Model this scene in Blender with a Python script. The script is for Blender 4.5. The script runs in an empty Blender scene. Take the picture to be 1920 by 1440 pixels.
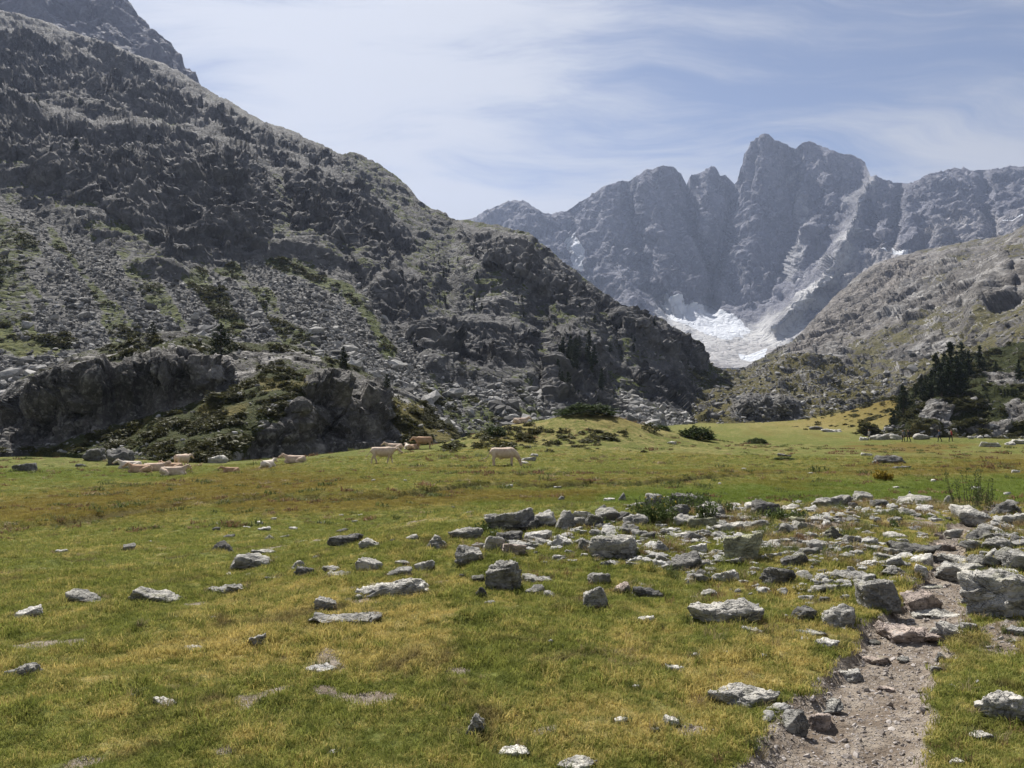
import bpy, bmesh, math, random
import numpy as np
from mathutils import Vector, Matrix, Euler

# ------------------------------------------------------------------ camera, sky, sun, exposure
scene = bpy.context.scene
COL = scene.collection
F = 1442.0                      # focal length in pixels of a 1920 px wide picture
HZ = 797.0                      # picture row of the horizon
PITCH = math.atan((HZ - 720.0) / F)
CAMZ = 3.0
SUN_AZ, SUN_EL = math.radians(-22.0), math.radians(52.0)

cam_data = bpy.data.cameras.new('camera')
cam_data.sensor_width = 36.0
cam_data.lens = 36.0 * F / 1920.0
cam_data.clip_start = 0.05
cam_data.clip_end = 20000.0
cam = bpy.data.objects.new('camera', cam_data)
COL.objects.link(cam)
cam.location = (0, 0, CAMZ)
cam.rotation_euler = (math.pi / 2 + PITCH, 0, 0)
scene.camera = cam

def nt_new(tree, kind, **kw):
    n = tree.nodes.new(kind)
    for k, v in kw.items():
        if k.startswith('i_'):
            key = k[2:]
            key = int(key) if key.isdigit() else key
            n.inputs[key].default_value = v
        else:
            setattr(n, k, v)
    return n

class NB:
    """tiny node builder"""
    def __init__(s, tree):
        s.t = tree
    def n(s, kind, **kw):
        return nt_new(s.t, kind, **kw)
    def link(s, a, b):
        s.t.links.new(a, b)
    def put(s, sock, v):
        if isinstance(v, bpy.types.NodeSocket):
            s.t.links.new(v, sock)
        else:
            sock.default_value = v
    def math(s, op, a, b=0.0, c=0.0, clamp=False):
        n = s.n('ShaderNodeMath', operation=op, use_clamp=clamp)
        s.put(n.inputs[0], a); s.put(n.inputs[1], b); s.put(n.inputs[2], c)
        return n.outputs[0]
    def vmath(s, op, a, b=(0, 0, 0)):
        n = s.n('ShaderNodeVectorMath', operation=op)
        s.put(n.inputs[0], a); s.put(n.inputs[1], b)
        return n.outputs['Value'] if op in ('DOT_PRODUCT', 'LENGTH') else n.outputs[0]
    def ramp(s, v, lo, hi, a=0.0, b=1.0):
        n = s.n('ShaderNodeMapRange', interpolation_type='SMOOTHSTEP')
        s.put(n.inputs[0], v); s.put(n.inputs[1], lo); s.put(n.inputs[2], hi)
        s.put(n.inputs[3], a); s.put(n.inputs[4], b)
        return n.outputs[0]
    def mix(s, f, a, b, mode='MIX'):
        n = s.n('ShaderNodeMix', data_type='RGBA', blend_type=mode)
        s.put(n.inputs[0], f)
        s.put(n.inputs[6], a if isinstance(a, bpy.types.NodeSocket) else (*a, 1))
        s.put(n.inputs[7], b if isinstance(b, bpy.types.NodeSocket) else (*b, 1))
        return n.outputs[2]
    def noise(s, vec, scale, detail=4.0, rough=0.55, dist=0.0):
        n = s.n('ShaderNodeTexNoise')
        s.put(n.inputs['Vector'], vec); s.put(n.inputs['Scale'], scale)
        n.inputs['Detail'].default_value = detail
        n.inputs['Roughness'].default_value = rough
        n.inputs['Distortion'].default_value = dist
        return n.outputs[0]
    def voro(s, vec, scale, feature='F1', rand=1.0):
        n = s.n('ShaderNodeTexVoronoi', feature=feature)
        s.put(n.inputs['Vector'], vec); n.inputs['Scale'].default_value = scale
        n.inputs['Randomness'].default_value = rand
        return n
    def mapping(s, vec, loc=(0, 0, 0), rot=(0, 0, 0), scale=(1, 1, 1)):
        n = s.n('ShaderNodeMapping')
        s.put(n.inputs[0], vec)
        n.inputs[1].default_value = loc; n.inputs[2].default_value = rot; n.inputs[3].default_value = scale
        return n.outputs[0]
    def attr(s, name):
        return s.n('ShaderNodeAttribute', attribute_name=name).outputs['Fac']

# --- world: clear Nishita sky with a layer of thin cirrus
world = bpy.data.worlds.new('World')
scene.world = world
world.use_nodes = True
wt = world.node_tree
wt.nodes.clear()
B = NB(wt)
sky = B.n('ShaderNodeTexSky', sky_type='NISHITA')
sky.sun_disc = False
sky.sun_elevation = SUN_EL
sky.sun_rotation = SUN_AZ
sky.altitude = 2100.0
sky.air_density = 1.0
sky.dust_density = 1.2
tc = B.n('ShaderNodeTexCoord')
sep = B.n('ShaderNodeSeparateXYZ')
B.link(tc.outputs['Generated'], sep.inputs[0])
zc = B.math('ADD', B.math('MAXIMUM', sep.outputs[2], 0.0), 0.16)
comb = B.n('ShaderNodeCombineXYZ')
B.put(comb.inputs[0], B.math('DIVIDE', sep.outputs[0], zc))
B.put(comb.inputs[1], B.math('DIVIDE', sep.outputs[1], zc))
comb.inputs[2].default_value = 0.0
plane = comb.outputs[0]
warp = B.n('ShaderNodeTexNoise'); B.put(warp.inputs['Vector'], plane); warp.inputs['Scale'].default_value = 0.9; warp.inputs['Detail'].default_value = 3.0
wv = B.vmath('SCALE', B.vmath('SUBTRACT', warp.outputs['Color'], (0.5, 0.5, 0.5)))
wt.nodes[-1].inputs['Scale'].default_value = 0.75
wplane = B.vmath('ADD', plane, wv)
c_big = B.noise(B.mapping(wplane, loc=(3.1, 0.35, 0), rot=(0, 0, 0.5), scale=(0.62, 0.85, 1)), 1.0, 4.0, 0.55, 0.3)
c_str = B.noise(B.mapping(wplane, loc=(1.7, 5.2, 0), rot=(0, 0, -1.0), scale=(0.55, 1.8, 1)), 1.3, 8.0, 0.60, 0.4)
c_fin = B.noise(B.mapping(wplane, loc=(7.7, 2.2, 0), rot=(0, 0, -0.85), scale=(1.0, 3.6, 1)), 2.0, 7.0, 0.62, 0.3)
# a thick bank of cirrus high to the left of the valley and a thin veil low over the ridges
bank = B.ramp(B.vmath('LENGTH', B.vmath('MULTIPLY', B.vmath('SUBTRACT', wplane, (-0.36, 1.36, 0)), (0.85, 0.8, 0))), 0.0, 0.72, 1.0, 0.0)
veil = B.ramp(sep.outputs[2], 0.10, 0.42, 1.0, 0.0)
cov = B.math('ADD', B.math('MULTIPLY', c_big, 0.7), B.math('MULTIPLY', c_str, 1.12))
cov = B.math('ADD', cov, B.math('MULTIPLY', c_fin, 0.62))
cov = B.math('ADD', cov, B.math('MULTIPLY', bank, 0.27))
cov = B.math('ADD', cov, B.math('MULTIPLY', veil, 0.32))
cov = B.ramp(cov, 1.04, 1.50, 0.08, 1.0)
sundir = (math.sin(SUN_AZ) * math.cos(SUN_EL), math.cos(SUN_AZ) * math.cos(SUN_EL), math.sin(SUN_EL))
nrm = B.n('ShaderNodeVectorMath', operation='NORMALIZE')
B.link(tc.outputs['Generated'], nrm.inputs[0])
glow = B.math('POWER', B.math('MAXIMUM', B.vmath('DOT_PRODUCT', nrm.outputs[0], sundir), 0.0), 5.0)
cl_lum = B.math('MULTIPLY_ADD', glow, 4.0, 5.6)
cl_col = B.vmath('SCALE', (0.95, 0.97, 1.03))
cl_n = wt.nodes[-1]
B.put(cl_n.inputs['Scale'], cl_lum)
skyc = B.mix(1.0, sky.outputs[0], (0.96, 0.92, 0.94), 'MULTIPLY')
wcol = B.mix(B.math('MULTIPLY', cov, 0.92), skyc, cl_col)
bg = B.n('ShaderNodeBackground')
B.link(wcol, bg.inputs[0])
bg.inputs[1].default_value = 0.05
wo = B.n('ShaderNodeOutputWorld')
B.link(bg.outputs[0], wo.inputs[0])

sun_data = bpy.data.lights.new('sun', 'SUN')
sun_data.energy = 5.0
sun_data.angle = math.radians(0.6)
sun_data.color = (1.0, 0.955, 0.88)
sun = bpy.data.objects.new('sun', sun_data)
COL.objects.link(sun)
sun.rotation_euler = Vector((-sundir[0], -sundir[1], -sundir[2])).to_track_quat('-Z', 'Y').to_euler()

scene.view_settings.view_transform = 'Standard'
scene.view_settings.look = 'None'
scene.view_settings.exposure = 0.80
scene.view_settings.gamma = 1.0
cy = scene.cycles
cy.use_denoising = True
cy.max_bounces = 5
cy.diffuse_bounces = 3
cy.glossy_bounces = 2
cy.transmission_bounces = 3
cy.transparent_max_bounces = 8
cy.volume_bounces = 1
cy.caustics_reflective = False
cy.caustics_refractive = False

# ------------------------------------------------------------------ numpy helpers
RS = np.random.RandomState
_pr = RS(11)
_perm = np.tile(_pr.permutation(256), 3).astype(np.int32)
_g = _pr.normal(size=(256, 3)); _g /= np.linalg.norm(_g, axis=1)[:, None]
_g = _g.astype(np.float32)

def perlin(P):
    P = np.asarray(P, dtype=np.float32)
    i = np.floor(P).astype(np.int32)
    f = P - i
    i &= 255
    u = f * f * f * (f * (f * 6 - 15) + 10)
    out = 0
    for dx in (0, 1):
        a = _perm[i[..., 0] + dx]
        wx = u[..., 0] if dx else 1 - u[..., 0]
        for dy in (0, 1):
            b = _perm[a + i[..., 1] + dy]
            wy = u[..., 1] if dy else 1 - u[..., 1]
            for dz in (0, 1):
                g = _g[_perm[b + i[..., 2] + dz]]
                d = g[..., 0] * (f[..., 0] - dx) + g[..., 1] * (f[..., 1] - dy) + g[..., 2] * (f[..., 2] - dz)
                wz = u[..., 2] if dz else 1 - u[..., 2]
                out = out + wx * wy * wz * d
    return out * 1.5

def fbm(P, scale, octv=4, gain=0.5, seed=0.0):
    P = np.asarray(P, dtype=np.float32) * scale + seed * 17.31
    o, a = 0, 1.0
    for k in range(octv):
        o = o + a * perlin(P)
        P = P * 2.03 + 5.7
        a *= gain
    return o

def ridged(P, scale, octv=5, gain=0.5, seed=0.0):
    P = np.asarray(P, dtype=np.float32) * scale + seed * 13.77
    o, a, w = 0, 1.0, 1.0
    for k in range(octv):
        n = 1 - np.abs(perlin(P)) * 1.6
        n = n * n * w
        w = np.clip(n * 1.6, 0, 1)
        o = o + a * n
        P = P * 2.07 + 3.1
        a *= gain
    return o - 0.75

def billow(P, scale, octv=5, gain=0.5, seed=0.0):
    """rounded bosses parted by sharp clefts"""
    P = np.asarray(P, dtype=np.float32) * scale + seed * 13.77
    o, a = 0, 1.0
    for k in range(octv):
        o = o + a * (np.abs(perlin(P)) * 1.7 - 0.45)
        P = P * 2.07 + 3.1
        a *= gain
    return o

def facet(P, scale, seed=0.0):
    """broken rock: every cell of a jittered lattice is a tilted plane of its own"""
    P = np.asarray(P, dtype=np.float32) * np.float32(scale) + np.float32(seed * 11.3)
    shp = P.shape[:-1]
    P = P.reshape(-1, 3)
    b0 = np.floor(P - 0.5).astype(np.int32)
    best = np.full(len(P), 1e9, np.float32); val = np.zeros(len(P), np.float32)
    for dx in (0, 1):
        for dy in (0, 1):
            for dz in (0, 1):
                c = b0 + np.array([dx, dy, dz], np.int32)
                h = _perm[_perm[_perm[c[:, 0] & 255] + (c[:, 1] & 255)] + (c[:, 2] & 255)]
                q = P - (c + 0.5 + _g[h] * 0.33)
                d = (q * q).sum(1)
                k = d < best
                best[k] = d[k]
                g = _g[(h[k] + 97) & 255]
                val[k] = (q[k] * g).sum(1) + g[:, 2] * 0.25
    return val.reshape(shp)

def sstep(a, b, x):
    t = np.clip((x - a) / (b - a + 1e-12), 0, 1)
    return t * t * (3 - 2 * t)

def interp(pts, x):
    p = np.array(pts, float)
    return np.interp(x, p[:, 0], p[:, 1])

def ray(px, py):
    """world direction of a picture point of the reference, scaled to y = 1"""
    a = (np.asarray(px, float) - 960.0) / F
    b = (720.0 - np.asarray(py, float)) / F
    c, s = math.cos(PITCH), math.sin(PITCH)
    dy = c - b * s
    dz = s + b * c
    return np.stack([a / dy, np.ones_like(a / dy), dz / dy], -1)

def at(px, py, D):
    return np.array([0, 0, CAMZ]) + ray(px, py) * np.asarray(D, float)[..., None]

def project(P):
    P = np.asarray(P, float)
    x, y, z = P[..., 0], P[..., 1], P[..., 2] - CAMZ
    c, s = math.cos(PITCH), math.sin(PITCH)
    d = y * c + z * s
    u = -y * s + z * c
    return 960 + F * x / d, 720 - F * u / d

def poly_sd(px, py, poly):
    """signed distance to a polygon, positive inside"""
    P = np.array(poly, float)
    best = np.full(np.shape(px), 1e9)
    inside = np.zeros(np.shape(px), bool)
    for i in range(len(P)):
        ax, ay = P[i]; bx, by = P[(i + 1) % len(P)]
        ex, ey = bx - ax, by - ay
        t = np.clip(((px - ax) * ex + (py - ay) * ey) / (ex * ex + ey * ey + 1e-9), 0, 1)
        best = np.minimum(best, np.hypot(px - ax - t * ex, py - ay - t * ey))
        cond = ((ay > py) != (by > py)) & (px < ex * (py - ay) / (ey + 1e-12) + ax)
        inside ^= cond
    return np.where(inside, best, -best)

def line_d(px, py, pts):
    P = np.array(pts, float)
    best = np.full(np.shape(px), 1e9)
    for i in range(len(P) - 1):
        ax, ay = P[i]; bx, by = P[i + 1]
        ex, ey = bx - ax, by - ay
        t = np.clip(((px - ax) * ex + (py - ay) * ey) / (ex * ex + ey * ey + 1e-9), 0, 1)
        best = np.minimum(best, np.hypot(px - ax - t * ex, py - ay - t * ey))
    return best

def pmask(px, py, poly, feather=10.0):
    return sstep(-feather, feather, poly_sd(px, py, poly))

class TPS:
    def __init__(s, ctrl, smooth=1e-4):
        c = np.array(ctrl, float)
        s.p = c[:, :2] / 500.0
        n = len(c)
        K = s.k(s.p[:, None] - s.p[None])
        A = np.zeros((n + 3, n + 3))
        A[:n, :n] = K + np.eye(n) * smooth
        A[:n, n] = 1; A[:n, n + 1:] = s.p
        A[n:, :n] = A[:n, n:].T
        b = np.zeros(n + 3); b[:n] = np.log(c[:, 2])
        s.w = np.linalg.solve(A, b)
        s.lo, s.hi = np.log(c[:, 2].min() * 0.8), np.log(c[:, 2].max() * 1.15)
    @staticmethod
    def k(d):
        r2 = (d ** 2).sum(-1)
        return 0.5 * r2 * np.log(r2 + 1e-12)
    def __call__(s, px, py):
        q = np.stack([px, py], -1) / 500.0
        o = s.w[-3] + q @ s.w[-2:]
        for i in range(len(s.p)):
            o = o + s.w[i] * s.k(q - s.p[i])
        return np.exp(np.clip(o, s.lo, s.hi))

def grid_mesh(name, P, attrs=None, mat=None, flip=False, smooth=True):
    nr, nc = P.shape[:2]
    idx = np.arange(nr * nc).reshape(nr, nc)
    q = np.stack([idx[:-1, :-1], idx[:-1, 1:], idx[1:, 1:], idx[1:, :-1]], -1).reshape(-1, 4)
    if flip:
        q = q[:, ::-1]
    me = raw_mesh(name, P.reshape(-1, 3), q, smooth)
    for k, v in (attrs or {}).items():
        a = me.attributes.new(k, 'FLOAT', 'POINT')
        a.data.foreach_set('value', np.ascontiguousarray(v, dtype=np.float32).ravel())
    if mat:
        me.materials.append(mat)
    return me

def raw_mesh(name, V, Fc, smooth=True):
    """mesh from an (n,3) vertex array and an (m,k) face array"""
    me = bpy.data.meshes.new(name)
    V = np.ascontiguousarray(V, dtype=np.float32); Fc = np.ascontiguousarray(Fc, dtype=np.int32)
    m, k = Fc.shape
    me.vertices.add(len(V)); me.vertices.foreach_set('co', V.ravel())
    me.loops.add(m * k); me.loops.foreach_set('vertex_index', Fc.ravel())
    me.polygons.add(m)
    me.polygons.foreach_set('loop_start', np.arange(0, m * k, k, dtype=np.int32))
    me.polygons.foreach_set('loop_total', np.full(m, k, dtype=np.int32))
    me.polygons.foreach_set('use_smooth', np.full(m, smooth, dtype=bool))
    me.update(calc_edges=True)
    return me

def grid_normals(P):
    du = np.gradient(P, axis=1); dv = np.gradient(P, axis=0)
    n = np.cross(du, dv)
    n /= np.linalg.norm(n, axis=-1)[..., None] + 1e-12
    return n

def obj(name, me, parent=None, loc=None, rot=None, scale=None):
    o = bpy.data.objects.new(name, me)
    COL.objects.link(o)
    if parent: o.parent = parent
    if loc is not None: o.location = loc
    if rot is not None: o.rotation_euler = rot
    if scale is not None: o.scale = scale
    return o

def tag(o, label=None, cat=None, group=None, kind=None):
    if label: o['label'] = label
    if cat: o['category'] = cat
    if group: o['group'] = group
    if kind: o['kind'] = kind
    return o

def new_mat(name):
    m = bpy.data.materials.new(name)
    m.use_nodes = True
    m.node_tree.nodes.clear()
    b = NB(m.node_tree)
    out = b.n('ShaderNodeOutputMaterial')
    p = b.n('ShaderNodeBsdfPrincipled')
    p.inputs['Specular IOR Level'].default_value = 0.06
    p.inputs['Roughness'].default_value = 0.85
    b.link(p.outputs[0], out.inputs[0])
    return m, b, p, out

def scatter(name, pts, rots, scls, idx, meshes, label=None):
    """one 'stuff' object: mesh variants instanced on points"""
    me = bpy.data.meshes.new(name)
    n = len(pts)
    me.vertices.add(n); me.vertices.foreach_set('co', np.ascontiguousarray(pts, dtype=np.float32).ravel())
    for k, v, t in (('rot', rots, 'FLOAT_VECTOR'), ('scl', scls, 'FLOAT_VECTOR')):
        a = me.attributes.new(k, t, 'POINT'); a.data.foreach_set('vector', np.ascontiguousarray(v, dtype=np.float32).ravel())
    a = me.attributes.new('idx', 'INT', 'POINT'); a.data.foreach_set('value', np.ascontiguousarray(idx, dtype=np.int32))
    me.update()
    src = bpy.data.collections.new(name + '_source')
    for i, m in enumerate(meshes):
        src.objects.link(bpy.data.objects.new('%s_source_%02d' % (name, i), m))
    ng = bpy.data.node_groups.new(name + '_nodes', 'GeometryNodeTree')
    ng.interface.new_socket('Geometry', in_out='INPUT', socket_type='NodeSocketGeometry')
    ng.interface.new_socket('Geometry', in_out='OUTPUT', socket_type='NodeSocketGeometry')
    b = NB(ng)
    gi = b.n('NodeGroupInput'); go = b.n('NodeGroupOutput')
    ci = b.n('GeometryNodeCollectionInfo'); ci.inputs[0].default_value = src
    ci.inputs['Separate Children'].default_value = True
    ci.inputs['Reset Children'].default_value = True
    ip = b.n('GeometryNodeInstanceOnPoints')
    ip.inputs['Pick Instance'].default_value = True
    def nat(nm, ty):
        x = b.n('GeometryNodeInputNamedAttribute', data_type=ty); x.inputs[0].default_value = nm
        return next(s for s in x.outputs if s.enabled and s.name == 'Attribute')
    e2r = b.n('FunctionNodeEulerToRotation')
    b.link(nat('rot', 'FLOAT_VECTOR'), e2r.inputs[0])
    b.link(gi.outputs[0], ip.inputs['Points'])
    b.link(ci.outputs[0], ip.inputs['Instance'])
    b.link(nat('idx', 'INT'), ip.inputs['Instance Index'])
    b.link(e2r.outputs[0], ip.inputs['Rotation'])
    b.link(nat('scl', 'FLOAT_VECTOR'), ip.inputs['Scale'])
    b.link(ip.outputs[0], go.inputs[0])
    o = obj(name, me)
    md = o.modifiers.new('instances', 'NODES'); md.node_group = ng
    tag(o, label=label, kind='stuff')
    return o
# ------------------------------------------------------------------ materials of the land
def turf_nodes(b, pos, dry=None, brown=None, lush=None):
    """colour of alpine turf: patches of green, olive, straw and russet"""
    n1 = b.noise(b.mapping(pos, loc=(3, 9, 0), scale=(1, 1, 0.3)), 0.33, 3.0, 0.55, 0.6)
    n2 = b.noise(b.mapping(pos, loc=(13, 2, 0), scale=(1, 1, 0.3)), 1.7, 5.0, 0.65, 0.4)
    n3 = b.noise(b.mapping(pos, loc=(5, 31, 0)), 9.0, 4.0, 0.65)
    g = b.mix(b.ramp(n3, 0.3, 0.7), (0.066, 0.080, 0.020), (0.158, 0.172, 0.050))
    s = b.math('ADD', b.math('MULTIPLY', n1, 0.30), b.math('MULTIPLY', n2, 0.66))
    s = b.math('ADD', s, b.math('MULTIPLY', n3, 0.32))
    if dry is not None:
        s = b.math('ADD', s, dry)
    c = b.mix(b.ramp(s, 0.61, 0.84), g, b.mix(n3, (0.205, 0.172, 0.065), (0.345, 0.285, 0.130)))
    n4 = b.noise(b.mapping(pos, loc=(41, 3, 0), scale=(1, 1, 0.3)), 1.0, 6.0, 0.66, 0.5)
    c = b.mix(b.ramp(n4, 0.56, 0.68, 0.0, 0.75), c, (0.075, 0.058, 0.034))
    if lush is not None:
        c = b.mix(lush, c, b.mix(n3, (0.058, 0.086, 0.016), (0.110, 0.142, 0.032)))
    if brown is not None:
        c = b.mix(brown, c, b.mix(b.ramp(n2, 0.35, 0.65), (0.105, 0.070, 0.024), (0.150, 0.125, 0.035)))
    return c, n3

def ground_material():
    m, b, p, out = new_mat('turf_ground')
    pos = b.n('ShaderNodeNewGeometry').outputs['Position']
    c, n3 = turf_nodes(b, pos, b.attr('dry'), b.attr('brown'), b.attr('lush'))
    # bare trodden earth with grit
    e1 = b.noise(pos, 7.0, 6.0, 0.65, 0.3)
    e2 = b.noise(pos, 60.0, 4.0, 0.7)
    earth = b.mix(b.ramp(e1, 0.35, 0.68), (0.150, 0.120, 0.094), (0.300, 0.260, 0.216))
    grit = b.voro(pos, 38.0)
    gm = b.math('MULTIPLY', b.ramp(grit.outputs['Distance'], 0.30, 0.42, 1.0, 0.0), b.ramp(e1, 0.38, 0.55))
    earth = b.mix(b.math('MULTIPLY', gm, 0.75), earth, b.mix(e2, (0.20, 0.17, 0.15), (0.42, 0.38, 0.35)))
    soil = b.attr('soil')
    sm = b.ramp(b.math('ADD', soil, b.math('MULTIPLY_ADD', e1, 0.5, -0.25)), 0.40, 0.62)
    c = b.mix(sm, c, earth)
    c = b.mix(b.attr('peat'), c, b.mix(e1, (0.018, 0.014, 0.010), (0.050, 0.036, 0.022)))
    b.put(p.inputs['Base Color'], c)
    p.inputs['Roughness'].default_value = 0.95
    p.inputs['Specular IOR Level'].default_value = 0.03
    nb = b.noise(pos, 22.0, 5.0, 0.7)
    nb2 = b.noise(b.mapping(pos, scale=(1, 1, 1)), 1.7, 5.0, 0.65)
    h = b.math('ADD', b.math('MULTIPLY', nb, 0.035), b.math('MULTIPLY', nb2, 0.16))
    h = b.math('ADD', h, b.math('MULTIPLY', gm, 0.02))
    bp = b.n('ShaderNodeBump'); bp.inputs['Strength'].default_value = 0.9; bp.inputs['Distance'].default_value = 1.0
    b.link(h, bp.inputs['Height']); b.link(bp.outputs[0], p.inputs['Normal'])
    return m

def mountain_material(name, dark, mid, light, s=1.0, grass_lo=(0.042, 0.048, 0.018), grass_hi=(0.120, 0.105, 0.042), pale=(0.46, 0.45, 0.44),
                      bump=1.0, streak=(1, 1, 0.35), screec=(0.235, 0.225, 0.215)):
    """fractured rock with turf on the easier ground; masks come with the mesh"""
    m, b, p, out = new_mat(name)
    geo = b.n('ShaderNodeNewGeometry')
    pos = geo.outputs['Position']
    a1 = b.noise(b.mapping(pos, scale=streak), 0.055 / s, 7.0, 0.62, 0.8)
    a2 = b.noise(pos, 0.42 / s, 6.0, 0.66, 0.5)
    a3 = b.noise(b.mapping(pos, rot=(0.5, 0.3, 0.2), scale=(1, 1, 3.2)), 0.16 / s, 6.0, 0.7, 1.2)
    cr = b.voro(b.mapping(b.vmath('ADD', pos, b.vmath('SCALE', (0, 0, 0))), rot=(0.4, 0.2, 0.5), scale=(1.0, 1.0, 0.55)), 0.30 / s, 'DISTANCE_TO_EDGE')
    c = b.mix(b.ramp(a1, 0.30, 0.66), dark, mid)
    c = b.mix(b.math('MULTIPLY', b.ramp(a2, 0.46, 0.72), 0.75), c, light)
    c = b.mix(b.math('MULTIPLY', b.ramp(a3, 0.56, 0.68), 0.55), c, dark)
    c = b.mix(b.math('MULTIPLY', b.attr('pale'), b.ramp(a2, 0.28, 0.6, 0.35, 1.0)), c, pale)
    sc = b.voro(pos, 0.85 / s)
    scc = b.mix(b.ramp(sc.outputs['Color'], 0.1, 0.9), tuple(x * 0.55 for x in screec), tuple(min(x * 1.45, 0.6) for x in screec))
    c = b.mix(b.attr('scree'), c, scc)
    g1 = b.noise(pos, 0.10 / s, 5.0, 0.62, 0.6)
    g2 = b.noise(pos, 0.75 / s, 4.0, 0.65)
    gm = b.math('ADD', b.attr('grass'), b.math('MULTIPLY_ADD', g1, 1.1, -0.55))
    gm = b.math('ADD', gm, b.math('MULTIPLY_ADD', g2, 0.8, -0.40))
    gm = b.ramp(gm, 0.42, 0.58)
    gc = b.mix(b.ramp(b.math('ADD', g2, b.attr('dry')), 0.35, 0.95), grass_lo, grass_hi)
    c = b.mix(gm, c, gc)
    c = b.mix(b.ramp(b.math('ADD', b.attr('snow'), b.math('MULTIPLY_ADD', a2, 0.6, -0.3)), 0.42, 0.55), c, (0.54, 0.56, 0.60))
    b.put(p.inputs['Base Color'], c)
    p.inputs['Roughness'].default_value = 0.82
    p.inputs['Specular IOR Level'].default_value = 0.05
    h = b.math('ADD', b.math('MULTIPLY', a2, 1.5 * s), b.math('MULTIPLY', a3, 1.2 * s))
    h = b.math('ADD', h, b.math('MULTIPLY', b.ramp(cr.outputs['Distance'], 0.0, 0.10), 0.45 * s))
    h = b.math('ADD', h, b.math('MULTIPLY', b.math('MULTIPLY', sc.outputs['Distance'], b.attr('scree')), -0.9 * s))
    bp = b.n('ShaderNodeBump'); bp.inputs['Strength'].default_value = bump; bp.inputs['Distance'].default_value = 1.0
    b.link(h, bp.inputs['Height']); b.link(bp.outputs[0], p.inputs['Normal'])
    return m

# ------------------------------------------------------------------ the valley floor
def flat_hit(px, py, z):
    d = ray(px, py)
    return (np.array([0, 0, CAMZ]) + d * ((z - CAMZ) / d[..., 2])[..., None])

PATH_PX = [(1540, 1560), (1572, 1440), (1612, 1340), (1655, 1262), (1695, 1195), (1748, 1140), (1778, 1104), (1772, 1062), (1785, 1022), (1830, 990), (1900, 965)]
PATH = flat_hit(np.array([p[0] for p in PATH_PX]), np.array([p[1] for p in PATH_PX]), 1.4)[:, :2]
STREAM_PX = [(-200, 985), (0, 972), (120, 962), (200, 948), (330, 932), (480, 926), (560, 924), (640, 930), (760, 926), (850, 914), (920, 907), (1000, 914), (1090, 909), (1180, 910), (1280, 902), (1380, 893), (1500, 887), (1640, 882), (1800, 884), (2100, 880)]
STREAM = flat_hit(np.array([p[0] for p in STREAM_PX]), np.array([p[1] for p in STREAM_PX]), 0.0)[:, :2]
BUMPS = [(9.5, 100, 4.3, 8.5, 12), (-1.5, 96, 2.0, 6, 9), (21, 106, 1.6, 9, 12), (-13, 90, 0.75, 8, 6), (118, 240, 7.6, 17, 34), (138, 238, 3.5, 16, 30),
         (-2, 80, 0.5, 10, 5), (45, 75, 0.35, 9, 5), (30, 62, 0.25, 8, 3), (-16, 70, 0.4, 8, 4), (70, 120, 1.0, 14, 10), (40, 140, 1.2, 20, 14), (-45, 80, 0.5, 9, 5)]

def G_smooth(x, y):
    x = np.asarray(x, float); y = np.asarray(y, float)
    u = x / np.maximum(y, 2.0)
    k = sstep(-0.40, 0.02, u)
    y0 = 3.0 + k * 11.0
    y1 = 26.0 - k * 4.5
    z = 1.4 * (1 - sstep(y0, y1, y))
    z = z + 0.14 * k * np.exp(-((y - 13.0) / 3.0) ** 2)
    z = z + 0.16 * sstep(2.2, 5.5, x) * np.exp(-((y - 8.0) / 4.0) ** 2)
    z = z - 0.95 * sstep(2.0, 34.0, -x)
    for bx, by, h, rx, ry in BUMPS:
        z = z + h * np.exp(-(((x - bx) / rx) ** 2 + ((y - by) / ry) ** 2))
    z = z + np.interp(y, [0, 150, 300, 600, 5000], [0, 0, 4.5, 10, 10])
    return z

def path_d(x, y):
    return line_d(x, y, PATH)

def path_w(y):
    return np.interp(y, [2, 3.6, 5.2, 6.6, 8, 14], [0.36, 0.32, 0.27, 0.24, 0.20, 0.18])

def G(x, y, fine=True):
    x = np.asarray(x, float); y = np.asarray(y, float)
    z = G_smooth(x, y)
    P = np.stack([x, y, np.zeros_like(x)], -1)
    z = z + fbm(P, 0.06, 3, 0.5, 1) * 0.16 * sstep(15, 45, y)
    z = z + fbm(P, 0.35, 3, 0.55, 2) * 0.055 * (1 - 0.5 * sstep(60, 150, y))
    # peat banks of the little stream
    wx = fbm(P, 0.5, 3, 0.5, 7)
    ds = line_d(x + wx * 0.5, y + wx * 1.4, STREAM)
    pxl = 960 + F * x / np.maximum(y, 1)
    deep = np.interp(pxl, [-200, 0, 300, 480, 640, 830, 1350, 1500, 1650], [0.40, 0.45, 0.20, 0.40, 0.15, 0.85, 0.80, 0.25, 0.2])
    z = z - deep * (1 - sstep(0.75, 1.25, ds)) * sstep(24, 28, y)
    if fine:
        near = 1 - sstep(25, 60, y)
        z = z + fbm(P, 1.5, 3, 0.55, 3) * 0.035 * near + ridged(P, 3.2, 2, 0.5, 4) * 0.014 * near
        tus = fbm(P, 0.8, 2, 0.5, 9)
        z = z + sstep(0.35, 0.8, tus) * 0.07 * near
    w = path_w(y)
    dd = path_d(x, y) + fbm(P, 2.2, 4, 0.6, 5) * 0.11
    pm = 1 - sstep(w * 0.75, w * 1.25, dd)
    z = z - 0.085 * pm * (1 - sstep(13, 16, y))
    return z

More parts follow.
